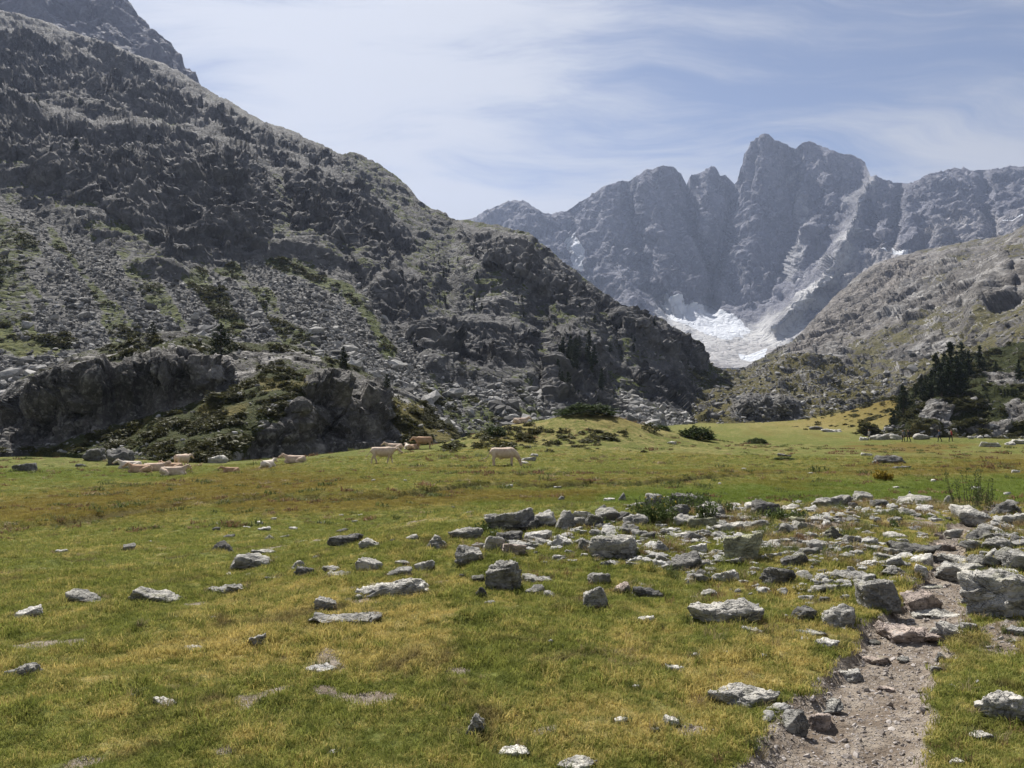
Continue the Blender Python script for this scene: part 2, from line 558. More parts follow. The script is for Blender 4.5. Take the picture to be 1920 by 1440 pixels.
_hy = np.concatenate([np.geomspace(1.5, 40, 1500), np.geomspace(40.05, 600, 1500)])
def hit(px, py):
    """where the sight line through a reference point meets the valley floor"""
    d = ray(px, py)
    xs = d[0] * _hy; zs = CAMZ + d[2] * _hy
    g = G_smooth(xs, _hy)
    below = np.nonzero(zs < g)[0]
    y = _hy[below[0]] if len(below) else 300.0
    x = d[0] * y
    return float(x), float(y), float(G(np.array([x]), np.array([y]))[0])

def ground_masks(P):
    x, y = P[..., 0], P[..., 1]
    px, py = project(P)
    n = fbm(P * [1, 1, 0], 0.12, 4, 0.55, 21); nn = fbm(P * [1, 1, 0], 0.9, 3, 0.55, 22)
    wpx, wpy = px + n * 60, py + n * 9 + nn * 3
    brown = np.zeros_like(x)
    for poly, a, f in (([(-400, 950), (0, 935), (300, 905), (520, 880), (720, 896), (640, 925), (420, 940), (240, 985), (0, 1015), (-400, 1040)], 0.75, 14),
                       ([(430, 938), (700, 925), (900, 918), (1160, 917), (1120, 938), (900, 945), (650, 965), (420, 975)], 0.7, 9),
                       ([(1570, 829), (1840, 829), (1760, 846), (1610, 846)], 0.95, 3),
                       ([(1150, 876), (1500, 880), (1920, 858), (2200, 860), (2200, 888), (1600, 893), (1250, 888)], 0.65, 6),
                       ([(820, 893), (1300, 890), (1300, 905), (800, 905)], 0.4, 6)):
        brown = np.maximum(brown, a * pmask(wpx, wpy, poly, f))
    far = sstep(24, 30, y)
    brown = np.maximum(brown, 1.0 * np.exp(-(((x - 122) / 36) ** 2 + ((y - 235) / 45) ** 2)))
    brown *= far
    brown = np.maximum(brown, 0.45 * sstep(0.25, 0.6, n) * far)
    wx = fbm(P * [1, 1, 0], 0.5, 3, 0.5, 7)
    ds = line_d(x + wx * 0.5, y + wx * 1.4, STREAM)
    lush = pmask(wpx, wpy, [(900, 938), (1150, 922), (1500, 905), (1920, 892), (2300, 892), (2300, 950), (900, 960)], 9) * far * 0.9
    lush = np.maximum(lush, pmask(wpx, wpy, [(-300, 868), (0, 872), (260, 884), (420, 890), (300, 900), (0, 905), (-300, 905)], 6) * 0.55)
    dry = 0.10 * np.exp(-(((x - 10) / 22) ** 2 + ((y - 98) / 20) ** 2))
    dry = dry + 0.16 * np.exp(-(((x - 113) / 45) ** 2 + ((y - 235) / 50) ** 2))
    dry = dry + 0.10 * pmask(wpx, wpy, [(350, 1130), (560, 1080), (760, 1110), (900, 1150), (820, 1260), (500, 1290), (250, 1240)], 40) * (1 - far)
    dry = dry + 0.10 * pmask(wpx, wpy, [(1180, 1200), (1560, 1180), (1560, 1260), (1250, 1440), (1050, 1440)], 40)
    dry = dry + 0.09 * pmask(wpx, wpy, [(1300, 960), (1920, 940), (1920, 1060), (1400, 1060)], 30) * (1 - far)
    dry = dry - 0.05 * sstep(-0.1, -0.5, n)
    w = path_w(y)
    dd = path_d(x, y) + fbm(P * [1, 1, 0], 2.2, 4, 0.6, 5) * 0.11
    soil = 1 - sstep(w * 0.85, w * 1.45, dd)
    soil = soil * (1 - sstep(14, 17, y))
    near = 1 - sstep(14, 20, y)
    sn = fbm(P * [1, 1, 0], 1.1, 3, 0.55, 31)
    soil = np.maximum(soil, 0.8 * pmask(px, py, [(1470, 1130), (1640, 1080), (1800, 1040), (1920, 1000), (1920, 1240), (1840, 1225), (1770, 1160), (1600, 1200), (1500, 1180)], 30) * sstep(0.0, 0.35, sn) * near)
    soil = np.maximum(soil, 0.75 * pmask(px, py, [(1290, 960), (1920, 940), (1920, 1080), (1450, 1080)], 30) * sstep(0.05, 0.45, sn) * near)
    soil = np.maximum(soil, 0.85 * pmask(px, py, [(1380, 1440), (1420, 1380), (1460, 1330), (1550, 1330), (1560, 1440)], 20) * near)
    soil = np.maximum(soil, 0.62 * sstep(0.55, 0.8, sn) * near)
    soil = soil + 0
    for cx, cy, rx, ry, a in ((700, 1308, 60, 16, .9), (605, 1292, 30, 10, .8), (860, 1258, 35, 10, .7), (1300, 1370, 45, 12, .75), (1640, 1290, 60, 60, .3), (420, 1405, 35, 14, .6), (480, 1076, 40, 8, .5), (1640, 1170, 30, 10, .6)):
        soil = np.maximum(soil, a * (1 - sstep(0.5, 1.3, np.hypot((px - cx + nn * 20) / rx, (py - cy + nn * 6) / ry))))
    peat = (1 - sstep(0.9, 1.35, ds)) * far * np.interp(px, [-200, 0, 250, 330, 480, 560, 640, 760, 850, 1400, 1550], [.8, .8, .5, .2, .7, .6, .1, .4, 1, 1, .1])
    return dict(peat=np.clip(peat, 0, 1), brown=np.clip(brown, 0, 1), lush=np.clip(lush, 0, 1), dry=dry, soil=np.clip(soil, 0, 1))

def build_ground():
    rr = np.concatenate([np.geomspace(0.9, 45, 300), np.geomspace(46, 170, 75)[0:], np.geomspace(180, 5200, 36)])
    aa = np.concatenate([np.linspace(-86, -47, 22)[:-1], np.linspace(-47, 47, 470), np.linspace(47, 86, 22)[1:]])
    R, A = np.meshgrid(rr, np.radians(aa), indexing='ij')
    x, y = R * np.sin(A), R * np.cos(A)
    z = G(x, y)
    P = np.stack([x, y, z], -1)
    me = grid_mesh('ground', P, ground_masks(P), ground_material(), flip=True)
    tag(obj('ground', me), kind='structure')
build_ground()

# ------------------------------------------------------------------ hills and mountains
def make_patch(name, x0, x1, nx, ny, crest, foot, ctrl, mat, feats=(), cliffs=(), masks=None, disp=None, back=(60, 60), nback=10, skirt=6.0, fscale=1.0, warp=14, feather=9, kind='structure'):
    px = np.linspace(x0, x1, nx)
    pc, pf = interp(crest, px), interp(foot, px)
    pc = np.minimum(pc, pf - 1.0)
    t = np.linspace(0, 1, ny)[:, None]
    PX = np.repeat(px[None], ny, 0)
    PY = pf[None] + (pc - pf)[None] * t
    D = TPS(ctrl)(PX, PY)
    for pts, width, amp in feats:
        D = D + amp * fscale * np.exp(-(line_d(PX, PY, pts) / width) ** 2)
    cliff = np.zeros_like(D)
    for poly, bulge, top, bot in cliffs:
        mk = pmask(PX + fbm(np.stack([PX, PY, 0 * PX], -1), 0.02, 3) * warp, PY, poly, feather)
        tt = np.clip((bot - PY) / (bot - top), 0, 1)
        D = D - bulge * mk * tt
        cliff = np.maximum(cliff, mk)
    P = at(PX, PY, D)
    N = grid_normals(P)
    Z = (PX, PY, P, N, cliff, t)
    if disp is not None:
        d = disp(*Z)
        vw = P - np.array([0, 0, CAMZ]); vw /= np.linalg.norm(vw, axis=-1)[..., None]
        d = d * (0.42 + 0.58 * sstep(0.03, 0.26, np.abs((N * vw).sum(-1))))
        P = P + N * d[..., None]
    at_ = masks(PX, PY, P, grid_normals(P), cliff) if masks else {}
    for k in ('grass', 'scree', 'pale', 'snow', 'dry'):
        at_.setdefault(k, np.zeros_like(D))
    # skirt into the ground, and the far side falling away behind the crest
    rows_b = [P[0] + np.array([0, -0.3, -skirt]) ]
    out = P[-1] / np.linalg.norm(P[-1][:, :2], axis=1)[:, None] * [1, 1, 0]
    rows_k = []
    for k in range(1, nback + 1):
        f = k / nback
        r = P[-1] + out * (back[0] * f) - np.array([0, 0, 1]) * (back[1] * f ** 1.3)
        r = r + fbm(r, 3.0 / back[0], 3)[:, None] * np.array([0, 0, 1]) * back[1] * 0.12 * f
        rows_k.append(r)
    full = np.concatenate([np.array(rows_b), P, np.array(rows_k)], 0)
    pad = lambda a: np.concatenate([a[:1], a, np.repeat(a[-1:], nback, 0)], 0)
    me = grid_mesh(name, full, {k: np.clip(pad(v), -1, 1.5) for k, v in at_.items()}, mat, flip=True)
    o = tag(obj(name, me), kind=kind)
    return dict(obj=o, PX=PX, PY=PY, P=P, N=grid_normals(P), cliff=cliff, **{'m_' + k: v for k, v in at_.items()})

M_NEAR = mountain_material('dark_gneiss', (0.052, 0.051, 0.053), (0.125, 0.122, 0.120), (0.24, 0.235, 0.23), 1.6, bump=0.75, screec=(0.12, 0.117, 0.113), grass_lo=(0.048, 0.062, 0.018), grass_hi=(0.125, 0.125, 0.042))  # screec darkened to stand for shade in the gaps between scree blocks
M_KNOLL = mountain_material('knoll_rock', (0.045, 0.043, 0.042), (0.120, 0.114, 0.108), (0.33, 0.32, 0.30), 0.30, bump=0.9,
                            grass_lo=(0.040, 0.048, 0.015), grass_hi=(0.135, 0.112, 0.036), pale=(0.42, 0.40, 0.38))
M_RIGHT = mountain_material('right_slope_rock', (0.055, 0.052, 0.050), (0.108, 0.101, 0.095), (0.22, 0.21, 0.195), 3.0, bump=0.55,
                            grass_lo=(0.070, 0.066, 0.030), grass_hi=(0.135, 0.115, 0.055), screec=(0.15, 0.137, 0.126))
M_FAR = mountain_material('limestone_wall', (0.058, 0.059, 0.074), (0.140, 0.140, 0.165), (0.25, 0.25, 0.275), 9.0, bump=0.6, streak=(1, 1, 0.22),
                          pale=(0.46, 0.455, 0.45), screec=(0.26, 0.245, 0.24))

# --- the north face at the head of the valley
FAR_CREST = [(500, 470), (700, 440), (860, 420), (890, 408), (930, 385), (965, 373), (990, 380), (1020, 400), (1060, 398), (1085, 380), (1130, 352), (1160, 339), (1180, 339), (1205, 321), (1240, 310), (1265, 313),
             (1278, 328), (1287, 345), (1295, 329), (1325, 315), (1338, 310), (1345, 319), (1350, 330), (1360, 327), (1372, 340), (1379, 346), (1386, 325), (1397, 292), (1411, 265), (1425, 251), (1437, 249), (1455, 262), (1480, 275),
             (1492, 279), (1505, 267), (1520, 265), (1545, 275), (1575, 288), (1605, 294), (1622, 306), (1632, 331), (1642, 328), (1660, 340), (1700, 344), (1740, 326), (1790, 315), (1830, 319), (1870, 317), (1900, 310),
             (1920, 313), (1980, 332), (2100, 350), (2300, 390), (2500, 430)]
FAR_FOOT = [(500, 800), (1100, 700), (1250, 690), (1500, 690), (1700, 600), (2500, 560)]
far_ctrl = [(500, 480, 3510), (800, 430, 3451), (965, 375, 3393), (1060, 400, 3276), (1160, 340, 3159), (1240, 312, 3159), (1330, 315, 3334), (1430, 250, 3217), (1520, 268, 3276), (1640, 330, 3217), (1790, 316, 3159), (1920, 315, 3159), (2300, 390, 3042), (2500, 430, 3042),
            (500, 800, 2300), (800, 700, 2300), (1000, 560, 2500), (1100, 560, 2480), (1180, 560, 2440), (1280, 560, 2500), (1330, 590, 2480), (1400, 595, 2460), (1480, 560, 2450), (1560, 500, 2450), (1640, 470, 2420), (1760, 440, 2420), (1920, 430, 2400), (2300, 470, 2300),
            (1180, 640, 2150), (1280, 620, 2250), (1350, 640, 2120), (1400, 675, 1900), (1480, 640, 2050), (1560, 600, 2100), (1100, 700, 1950), (1300, 690, 1800), (1480, 690, 1750), (1700, 600, 1900), (1920, 560, 1900), (2500, 560, 1900)]
far_feats = [([(1286, 343), (1302, 430), (1330, 520), (1334, 575)], 11, 120), ([(1379, 345), (1362, 430), (1340, 530), (1334, 580)], 12, 110), ([(1178, 340), (1198, 450), (1225, 540), (1258, 590)], 12, 70),
             ([(1490, 285), (1486, 340), (1484, 430), (1470, 520)], 12, 60), ([(1690, 346), (1684, 400), (1672, 465)], 10, 90), ([(1845, 322), (1850, 380), (1868, 450)], 11, 70), ([(1625, 380), (1640, 460)], 10, 60),
             ([(1640, 330), (1592, 430), (1545, 525), (1450, 610)], 16, -90), ([(1435, 250), (1430, 330), (1412, 430), (1405, 540)], 26, -60), ([(1240, 312), (1232, 400), (1238, 520)], 26, -55), ([(1130, 360), (1150, 460), (1190, 580)], 20, -50),
             ([(1330, 320), (1320, 400), (1328, 480)], 14, -50), ([(1560, 290), (1550, 380), (1500, 480)], 18, -45), ([(1075, 400), (1080, 500), (1100, 540)], 14, 60), ([(1740, 330), (1760, 430)], 25, -40)]
def far_disp(PX, PY, P, N, cliff, t):
    Q = P * [1, 1, 0.45]
    d = facet(Q * [1, 1, .8] + fbm(P, 1 / 200., 3, .5, 2)[..., None] * 30, 1 / 230.0, 3) * 34 + facet(P * [1, 1, .45] + fbm(P, 1 / 60., 2, .5, 4)[..., None] * 10, 1 / 85.0, 5) * 15 + facet(P * [1, 1, .5], 1 / 34.0, 6) * 9 + billow(P * [1, 1, .2], 1 / 140., 4, .55, 7) * 34 + billow(P * [.6, .6, 2.2], 1 / 110., 4, .55, 8) * 4
    d = d * sstep(0, 0.12, t) * np.interp(PY, [555, 610], [1, 0.22])
    return d * (1 - 0.9 * sstep(0.93, 0.995, t)) + (facet(P, 1 / 45., 31) * 7 + facet(P, 1 / 20., 32) * 4) * sstep(.84, .96, t)
def far_masks(PX, PY, P, N, cliff):
    n = fbm(P, 1 / 120.0, 4, 0.55, 12); w = n * 16
    snow = pmask(PX + w, PY + w * .5, [(1246, 552), (1275, 562), (1310, 568), (1345, 582), (1390, 600), (1410, 620), (1370, 640), (1320, 628), (1285, 612), (1250, 600)], 6) * 0.72
    for poly in ([(1383, 664), (1400, 668), (1440, 655), (1436, 668), (1408, 678), (1388, 674)], [(1062, 446), (1088, 448), (1098, 470), (1096, 512), (1080, 500), (1070, 480)],
                 [(1668, 476), (1700, 463), (1722, 452), (1716, 462), (1690, 478)], [(1640, 468), (1660, 462), (1662, 474)], [(1876, 428), (1890, 420), (1906, 424), (1908, 432), (1892, 430)]):
        snow = np.maximum(snow, pmask(PX + w * .15, PY + w * .1, poly, 3) * 1.1)
    pale = 1.0 * pmask(PX + w, PY + w, [(1225, 575), (1300, 600), (1400, 612), (1470, 590), (1540, 520), (1585, 440), (1610, 400), (1600, 470), (1540, 570), (1470, 650), (1400, 690), (1250, 680)], 14)
    pale = np.maximum(pale, 0.40 * np.exp(-(line_d(PX + w, PY, [(1640, 332), (1592, 430), (1545, 525), (1470, 600)]) / 12) ** 2))  # sunlight on the diagonal rib, put into the rock colour
    pale = np.maximum(pale, 0.40 * np.exp(-(line_d(PX + w, PY, [(1488, 330), (1505, 380), (1510, 440), (1480, 520)]) / 10) ** 2))
    scree = 0.9 * pmask(PX + w, PY + w * .6, [(1280, 655), (1330, 640), (1400, 640), (1440, 645), (1470, 668), (1400, 700), (1250, 700)], 8)
    scree = np.maximum(scree, 0.8 * pmask(PX, PY + w, [(1560, 505), (1640, 470), (1720, 462), (1920, 432), (2500, 440), (2500, 600), (1560, 620)], 10))
    scree = np.maximum(scree, 0.5 * pmask(PX, PY + w, [(1740, 420), (1800, 395), (1920, 400), (1920, 440), (1740, 450)], 10))
    return dict(snow=snow, pale=pale, scree=scree * (1 - pale * .5))
FARM = make_patch('mountain_wall', 500, 2500, 860, 330, FAR_CREST, FAR_FOOT, far_ctrl, M_FAR, far_feats, (), far_masks, far_disp, back=(700, 500), nback=6, skirt=250, fscale=2.0)

# --- hazy peak above the near slope
pk = make_patch('mountain_peak', -700, 470, 330, 190, [(-700, -420), (-300, -260), (-60, -140), (60, -70), (120, -38), (170, -30), (210, -22), (245, 2), (270, 25), (300, 57), (322, 82), (350, 125), (358, 128), (372, 150), (400, 185), (470, 260)],
           [(-700, 300), (0, 200), (470, 330)],
           [(-700, -420, 1300), (-200, -200, 1300), (120, -38, 1250), (245, 2, 1220), (350, 125, 1150), (470, 260, 1050), (-700, 300, 800), (0, 200, 880), (250, 200, 900), (470, 330, 880), (100, 80, 1080)],
           M_FAR, ([([(150, -30), (190, 40), (240, 130)], 16, -40), ([(60, -60), (120, 40)], 16, 30)]), (), lambda PX, PY, P, N, c: dict(grass=0.12 + 0 * PX),
           lambda PX, PY, P, N, c, t: (billow(P * [1, 1, .6], 1 / 120., 6, .55, 9) * 26 + fbm(P, 1 / 18., 4, .6, 4) * 4) * (1 - .4 * sstep(.96, 1, t)), back=(300, 200), nback=5, skirt=100)

# --- the long rocky slope on the left
L_CREST = [(-900, -160), (-400, -40), (-100, 0), (0, 20), (100, 45), (200, 82), (290, 115), (350, 140), (375, 156), (400, 172), (430, 186), (470, 210), (500, 226), (545, 243), (560, 249), (566, 256), (600, 270), (640, 290), (655, 285), (668, 284), (700, 300), (745, 330), (768, 352), (785, 375),
           (800, 385), (828, 398), (850, 410), (858, 413), (880, 413), (930, 420), (990, 436), (1020, 455), (1050, 485), (1085, 515), (1130, 546), (1180, 577), (1210, 592), (1240, 600), (1280, 622), (1310, 642), (1325, 658), (1336, 682), (1380, 702), (1440, 735), (1500, 770)]
L_FOOT = [(-900, 830), (-200, 810), (0, 800), (400, 800), (700, 805), (860, 812), (1000, 812), (1150, 808), (1280, 808), (1340, 800), (1420, 795), (1500, 790)]
l_ctrl = [(-900, 830, 110), (-200, 810, 120), (0, 800, 130), (300, 800, 140), (600, 805, 150), (860, 812, 165), (1000, 812, 180), (1150, 808, 205), (1280, 808, 250), (1340, 800, 300), (1420, 795, 340), (1500, 790, 360),
          (-900, -160, 620), (-200, 0, 720), (0, 20, 740), (200, 82, 720), (375, 156, 680), (500, 226, 640), (660, 286, 590), (800, 385, 540), (870, 413, 500), (990, 436, 440), (1085, 515, 420), (1180, 577, 420), (1280, 622, 430), (1330, 680, 420), (1420, 725, 420), (1500, 770, 400),
          (-400, 500, 230), (0, 420, 290), (0, 250, 420), (0, 620, 190), (150, 360, 350), (150, 200, 500), (300, 500, 260), (300, 300, 420), (430, 480, 300), (430, 300, 400), (480, 620, 220), (600, 470, 330), (600, 330, 470), (600, 640, 215), (740, 560, 300), (740, 430, 420), (700, 680, 205), (780, 640, 250),
          (850, 700, 235), (850, 590, 300), (870, 480, 390), (950, 720, 235), (950, 590, 310), (980, 500, 370), (1060, 760, 225), (1080, 620, 310), (1140, 770, 240), (1200, 650, 350), (1200, 740, 280), (1300, 720, 350)]
l_cliffs = [([(-300, 150), (60, 200), (180, 240), (260, 240), (400, 245), (480, 285), (520, 360), (505, 440), (480, 478), (420, 474), (340, 486), (250, 425), (150, 365), (40, 312), (-300, 260)], 24, 250, 480),
            ([(535, 290), (640, 330), (720, 380), (775, 445), (745, 490), (640, 470), (555, 430)], 30, 320, 480), ([(768, 612), (850, 588), (960, 588), (1005, 610), (995, 692), (930, 716), (850, 702), (795, 665)], 15, 590, 712),
            ([(1040, 612), (1085, 605), (1122, 640), (1152, 772), (1024, 772), (1030, 700)], 34, 610, 775), ([(1135, 585), (1250, 615), (1325, 668), (1310, 694), (1200, 655)], 18, 600, 690), ([(1190, 690), (1250, 690), (1310, 730), (1300, 770), (1230, 750)], 14, 690, 765),
            ([(860, 420), (980, 445), (1060, 510), (1150, 575), (1100, 590), (980, 520), (880, 480)], 22, 430, 580), ([(660, 560), (740, 500), (800, 520), (780, 600), (720, 620)], 18, 510, 620), ([(150, 60), (330, 130), (370, 170), (300, 190), (150, 140)], 22, 70, 190),
            ([(-300, 40), (0, 60), (160, 105), (380, 190), (520, 250), (600, 300), (520, 310), (380, 245), (200, 190), (0, 150), (-300, 130)], 16, 90, 290), ([(420, 210), (560, 262), (640, 300), (620, 330), (540, 300), (430, 250)], 12, 220, 320)]
def l_disp(PX, PY, P, N, cliff, t):
    sc = l_scree(PX, PY, P)
    rough = 0.45 + 0.65 * cliff
    W = P + fbm(P, 1 / 14., 3, .55, 12)[..., None] * 2.5
    d = fbm(P, 1 / 90.0, 3, 0.5, 11) * 7 + facet(W * [1, 1, .6], 1 / 42.0, 1) * 3.5 * rough + facet(W * [1, 1, .8], 1 / 15.0, 2) * 4.6 * rough + facet(W * [1, 1, .7], 1 / 6.0, 3) * 2.9 * rough + facet(P, 1 / 2.6, 5) * 1.15 * rough + billow(P * [1, 1, .55], 1 / 60.0, 3, 0.55, 1) * 3.5 * rough + fbm(P, 1 / 3.0, 2, .6, 3) * .25
    near = np.clip(P[..., 1] / 300.0, 0.35, 1.2) * (1 + .5 * sstep(330, 220, PY))
    d = d * near * (1 - 0.86 * sc)
    d = d + sc * (fbm(P, 1 / 40., 3, .5, 6) * 2.2 + fbm(P, 1 / 2.2, 2, .6, 7) * 0.45)
    fine = facet(P, 1 / 5., 8) * 1.6 + facet(W, 1 / 12., 9) * 2.4
    return d * sstep(0.0, 0.05, t) * (1 - .75 * sstep(.93, 1, t)) + fine * sstep(.86, .97, t) * (1 - .6 * sstep(.99, 1, t))
L_LINE = [(-900, 330), (-100, 335), (0, 360), (120, 412), (300, 505), (390, 500), (440, 482), (520, 470), (620, 478), (680, 510), (735, 600), (800, 682), (900, 718), (1010, 722), (1035, 775), (1150, 775), (1165, 700), (1230, 745), (1310, 775), (1500, 790)]
def l_scree(PX, PY, P):
    n = fbm(P, 1 / 35.0, 4, 0.55, 14)
    below = PY - interp(L_LINE, PX) + n * 22
    s = sstep(-6, 22, below)
    return s
def l_masks(PX, PY, P, N, cliff):
    s = l_scree(PX, PY, P)
    # tongues of turf and dwarf juniper running down the boulder field
    fall = np.stack([(PX * 0.8 - PY * 0.62), (PX * 0.62 + PY * 0.8) * 0.16, 0 * PX], -1)
    tong = fbm(fall, 1 / 55.0, 3, 0.5, 15)
    g = 0.17 - .16 * sstep(330, 180, PY) + 0.30 * sstep(0.35, 0.75, N[..., 2]) - 0.55 * cliff - 0.20 * sstep(0.5, 0.2, N[..., 2])
    g = g + 0.30 * pmask(PX, PY, [(200, 240), (420, 230), (430, 300), (300, 330), (220, 350)], 25) * (1 - cliff)
    strip = np.exp(-(line_d(PX + tong * 12, PY, [(60, 372), (180, 425), (300, 490), (380, 545), (450, 610)]) / 16) ** 2)
    strip = np.maximum(strip, np.exp(-(line_d(PX + tong * 15, PY, [(500, 480), (560, 500), (640, 540), (690, 600), (730, 660)]) / 18) ** 2))
    strip = np.maximum(strip, np.exp(-(line_d(PX + tong * 15, PY, [(-20, 620), (40, 660), (120, 640)]) / 26) ** 2))
    strip = np.maximum(strip, 0.8 * np.exp(-(line_d(PX + tong * 15, PY, [(350, 505), (400, 490), (430, 500)]) / 16) ** 2))  # dark turf here stands in for the shadow patch below the cliff
    tg = np.clip(sstep(0.10, 0.42, tong) * 0.75 + strip, 0, 1) * s
    scree = s * (1 - tg * 0.8)
    grass = np.where(s > 0.5, tg * 0.75, g)
    grass = grass + 0.25 * pmask(PX, PY, [(1150, 700), (1330, 690), (1420, 730), (1420, 790), (1330, 780)], 14)
    pale = 0.35 * pmask(PX, PY, [(860, 420), (1000, 440), (1080, 520), (980, 560), (860, 560), (820, 480)], 30) * sstep(.1, .4, fbm(P, 1 / 14., 3, .5, 8))
    return dict(grass=grass, scree=scree, pale=pale, dry=0.15 * pmask(PX, PY, [(-50, 600), (120, 620), (100, 700), (-50, 720)], 20))
LEFT = make_patch('mountain_slope', -900, 1500, 1000, 470, L_CREST, L_FOOT, l_ctrl, M_NEAR, [([(640, 470), (690, 560), (760, 680)], 14, 8), ([(1010, 560), (1020, 640), (1010, 720)], 14, 10), ([(1150, 600), (1165, 700)], 10, 10), ([(850, 415), (850, 480), (830, 560)], 16, 14)], l_cliffs, l_masks, l_disp, back=(220, 160), nback=6, skirt=14)

# --- slabby slope on the right
R_CREST = [(1290, 720), (1340, 700), (1400, 690), (1450, 664), (1480, 642), (1520, 602), (1560, 560), (1600, 522), (1640, 492), (1690, 478), (1740, 466), (1800, 456), (1850, 448), (1890, 440), (1905, 436), (1930, 420), (2000, 390), (2200, 330), (2500, 280)]
R_FOOT = [(1290, 760), (1400, 765), (1500, 770), (1700, 780), (1900, 800), (2500, 810)]
r_ctrl = [(1290, 720, 640), (1400, 690, 760), (1480, 642, 900), (1560, 560, 1050), (1640, 492, 1150), (1740, 466, 1150), (1850, 448, 1050), (1930, 420, 900), (2200, 330, 800), (2500, 280, 700), (1290, 760, 420), (1400, 765, 400), (1500, 770, 380), (1700, 780, 330), (1900, 800, 260), (2500, 810, 210),
          (1500, 690, 600), (1600, 620, 760), (1600, 700, 500), (1700, 560, 800), (1700, 650, 540), (1800, 500, 850), (1800, 600, 560), (1900, 480, 740), (1880, 560, 560), (1920, 640, 370)]
def r_disp(PX, PY, P, N, cliff, t):
    th = 0.55
    Q = np.stack([P[..., 0] * math.cos(th) + P[..., 2] * math.sin(th), P[..., 1] * 0.8, (-P[..., 0] * math.sin(th) + P[..., 2] * math.cos(th)) * 2.2], -1)
    d = fbm(P, 1 / 200., 2, .5, 26) * 12 + facet(Q, 1 / 110.0, 21) * 6 + facet(Q * [.5, 1, 1.4], 1 / 38.0, 22) * 11 + facet(Q * [.5, 1, 1.3], 1 / 13., 23) * 7.0 + facet(Q, 1 / 6., 28) * 2.6 + billow(Q * [.4, 1, 1.2], 1 / 90., 4, .55, 27) * 6
    d = d * np.clip(P[..., 1] / 700.0, 0.4, 1.2) + 18 * np.exp(-(line_d(PX, PY, [(1925, 440), (1880, 520), (1835, 600)]) / 30) ** 2) * (PX > 1700)
    return d * sstep(0, 0.05, t) * (1 - .8 * sstep(.90, 1, t))
def r_masks(PX, PY, P, N, cliff):
    n = fbm(P, 1 / 80.0, 4, 0.55, 24)
    scree = 0.85 * pmask(PX + n * 20, PY + n * 20, [(1480, 645), (1560, 565), (1640, 495), (1720, 470), (1760, 480), (1680, 540), (1600, 610), (1540, 660), (1500, 690)], 14)
    scree = np.maximum(scree, 0.5 * sstep(0.15, 0.5, n))
    grass = 0.22 - .4 * cliff + 0.25 * sstep(.5, .8, N[..., 2]) + 0.15 * sstep(500, 700, PY)
    pale = 0.45 * sstep(0.1, 0.5, fbm(P * [.7, 1, 2.0], 1 / 30.0, 4, .6, 25)) + 0.35 * sstep(.1, .5, n) * sstep(600, 700, PY) * 0.4
    return dict(scree=scree, grass=grass - 0.5 * scree, pale=pale)
RIGHT = make_patch('mountain_flank', 1290, 2500, 620, 330, R_CREST, R_FOOT, r_ctrl, M_RIGHT, (), [([(1590, 575), (1690, 520), (1770, 540), (1710, 600), (1620, 630)], 26, 525, 620), ([(1780, 520), (1880, 495), (1905, 560), (1820, 600)], 22, 505, 595), ([(1490, 665), (1580, 635), (1610, 690), (1530, 705)], 16, 640, 700), ([(1660, 650), (1760, 610), (1800, 650), (1700, 690)], 16, 615, 685)], r_masks, r_disp, back=(350, 250), nback=5, skirt=20)

# --- moraine steps closing the meadow
M_CREST = [(1270, 745), (1300, 722), (1330, 706), (1365, 694), (1400, 690), (1430, 684), (1455, 674), (1500, 669), (1530, 668), (1560, 676), (1590, 692), (1640, 702), (1700, 712), (1760, 730)]
M_FOOT = [(1270, 800), (1340, 798), (1400, 796), (1500, 796), (1600, 796), (1760, 800)]
m_ctrl = [(1270, 745, 340), (1330, 706, 420), (1400, 690, 470), (1455, 674, 440), (1530, 668, 430), (1590, 692, 430), (1700, 712, 380), (1760, 730, 360), (1270, 800, 280), (1400, 796, 270), (1500, 796, 275), (1600, 796, 270), (1760, 800, 260),
          (1400, 780, 290), (1400, 748, 296), (1400, 735, 350), (1470, 780, 292), (1470, 752, 298), (1480, 735, 350), (1500, 700, 385), (1460, 705, 390), (1560, 730, 350), (1350, 750, 320)]
def m_disp(PX, PY, P, N, cliff, t):
    d = billow(P * [1, 1, 1.4], 1 / 30.0, 3, 0.56, 31) * 4.5 + facet(P * [1, 1, 1.3], 1 / 16., 32) * 3.4 + facet(P, 1 / 5.5, 33) * 1.5 + fbm(P, 1 / 2.5, 2, .6, 33) * .2
    return d * sstep(0, .10, t) * (1 - .3 * sstep(.97, 1, t))
def m_masks(PX, PY, P, N, cliff):
    n = fbm(P, 1 / 20.0, 4, 0.55, 34)
    rk = pmask(PX, PY, [(1368, 790), (1375, 752), (1400, 740), (1480, 748), (1500, 770), (1490, 792)], 8)
    return dict(grass=0.34 + 0.25 * sstep(.4, .75, N[..., 2]) - .55 * rk + 0.35 * sstep(775, 795, PY), pale=.45 * sstep(.05, .5, n) * sstep(740, 690, PY), scree=.6 * sstep(.2, .5, -n) * pmask(PX, PY, [(1290, 700), (1400, 690), (1420, 740), (1350, 770), (1290, 760)], 14), dry=.1 + 0 * PX)
MORA = make_patch('moraine', 1270, 1760, 420, 130, M_CREST, M_FOOT, m_ctrl, mountain_material('moraine_rock', (0.060, 0.058, 0.056), (0.150, 0.144, 0.136), (0.34, 0.33, 0.31), 0.8, grass_lo=(0.060, 0.058, 0.022), grass_hi=(0.150, 0.125, 0.045)),
                  (), [([(1368, 792), (1372, 752), (1400, 738), (1480, 746), (1505, 775), (1490, 792)], 6, 745, 790)], m_masks, m_disp, back=(120, 40), nback=5, skirt=8)

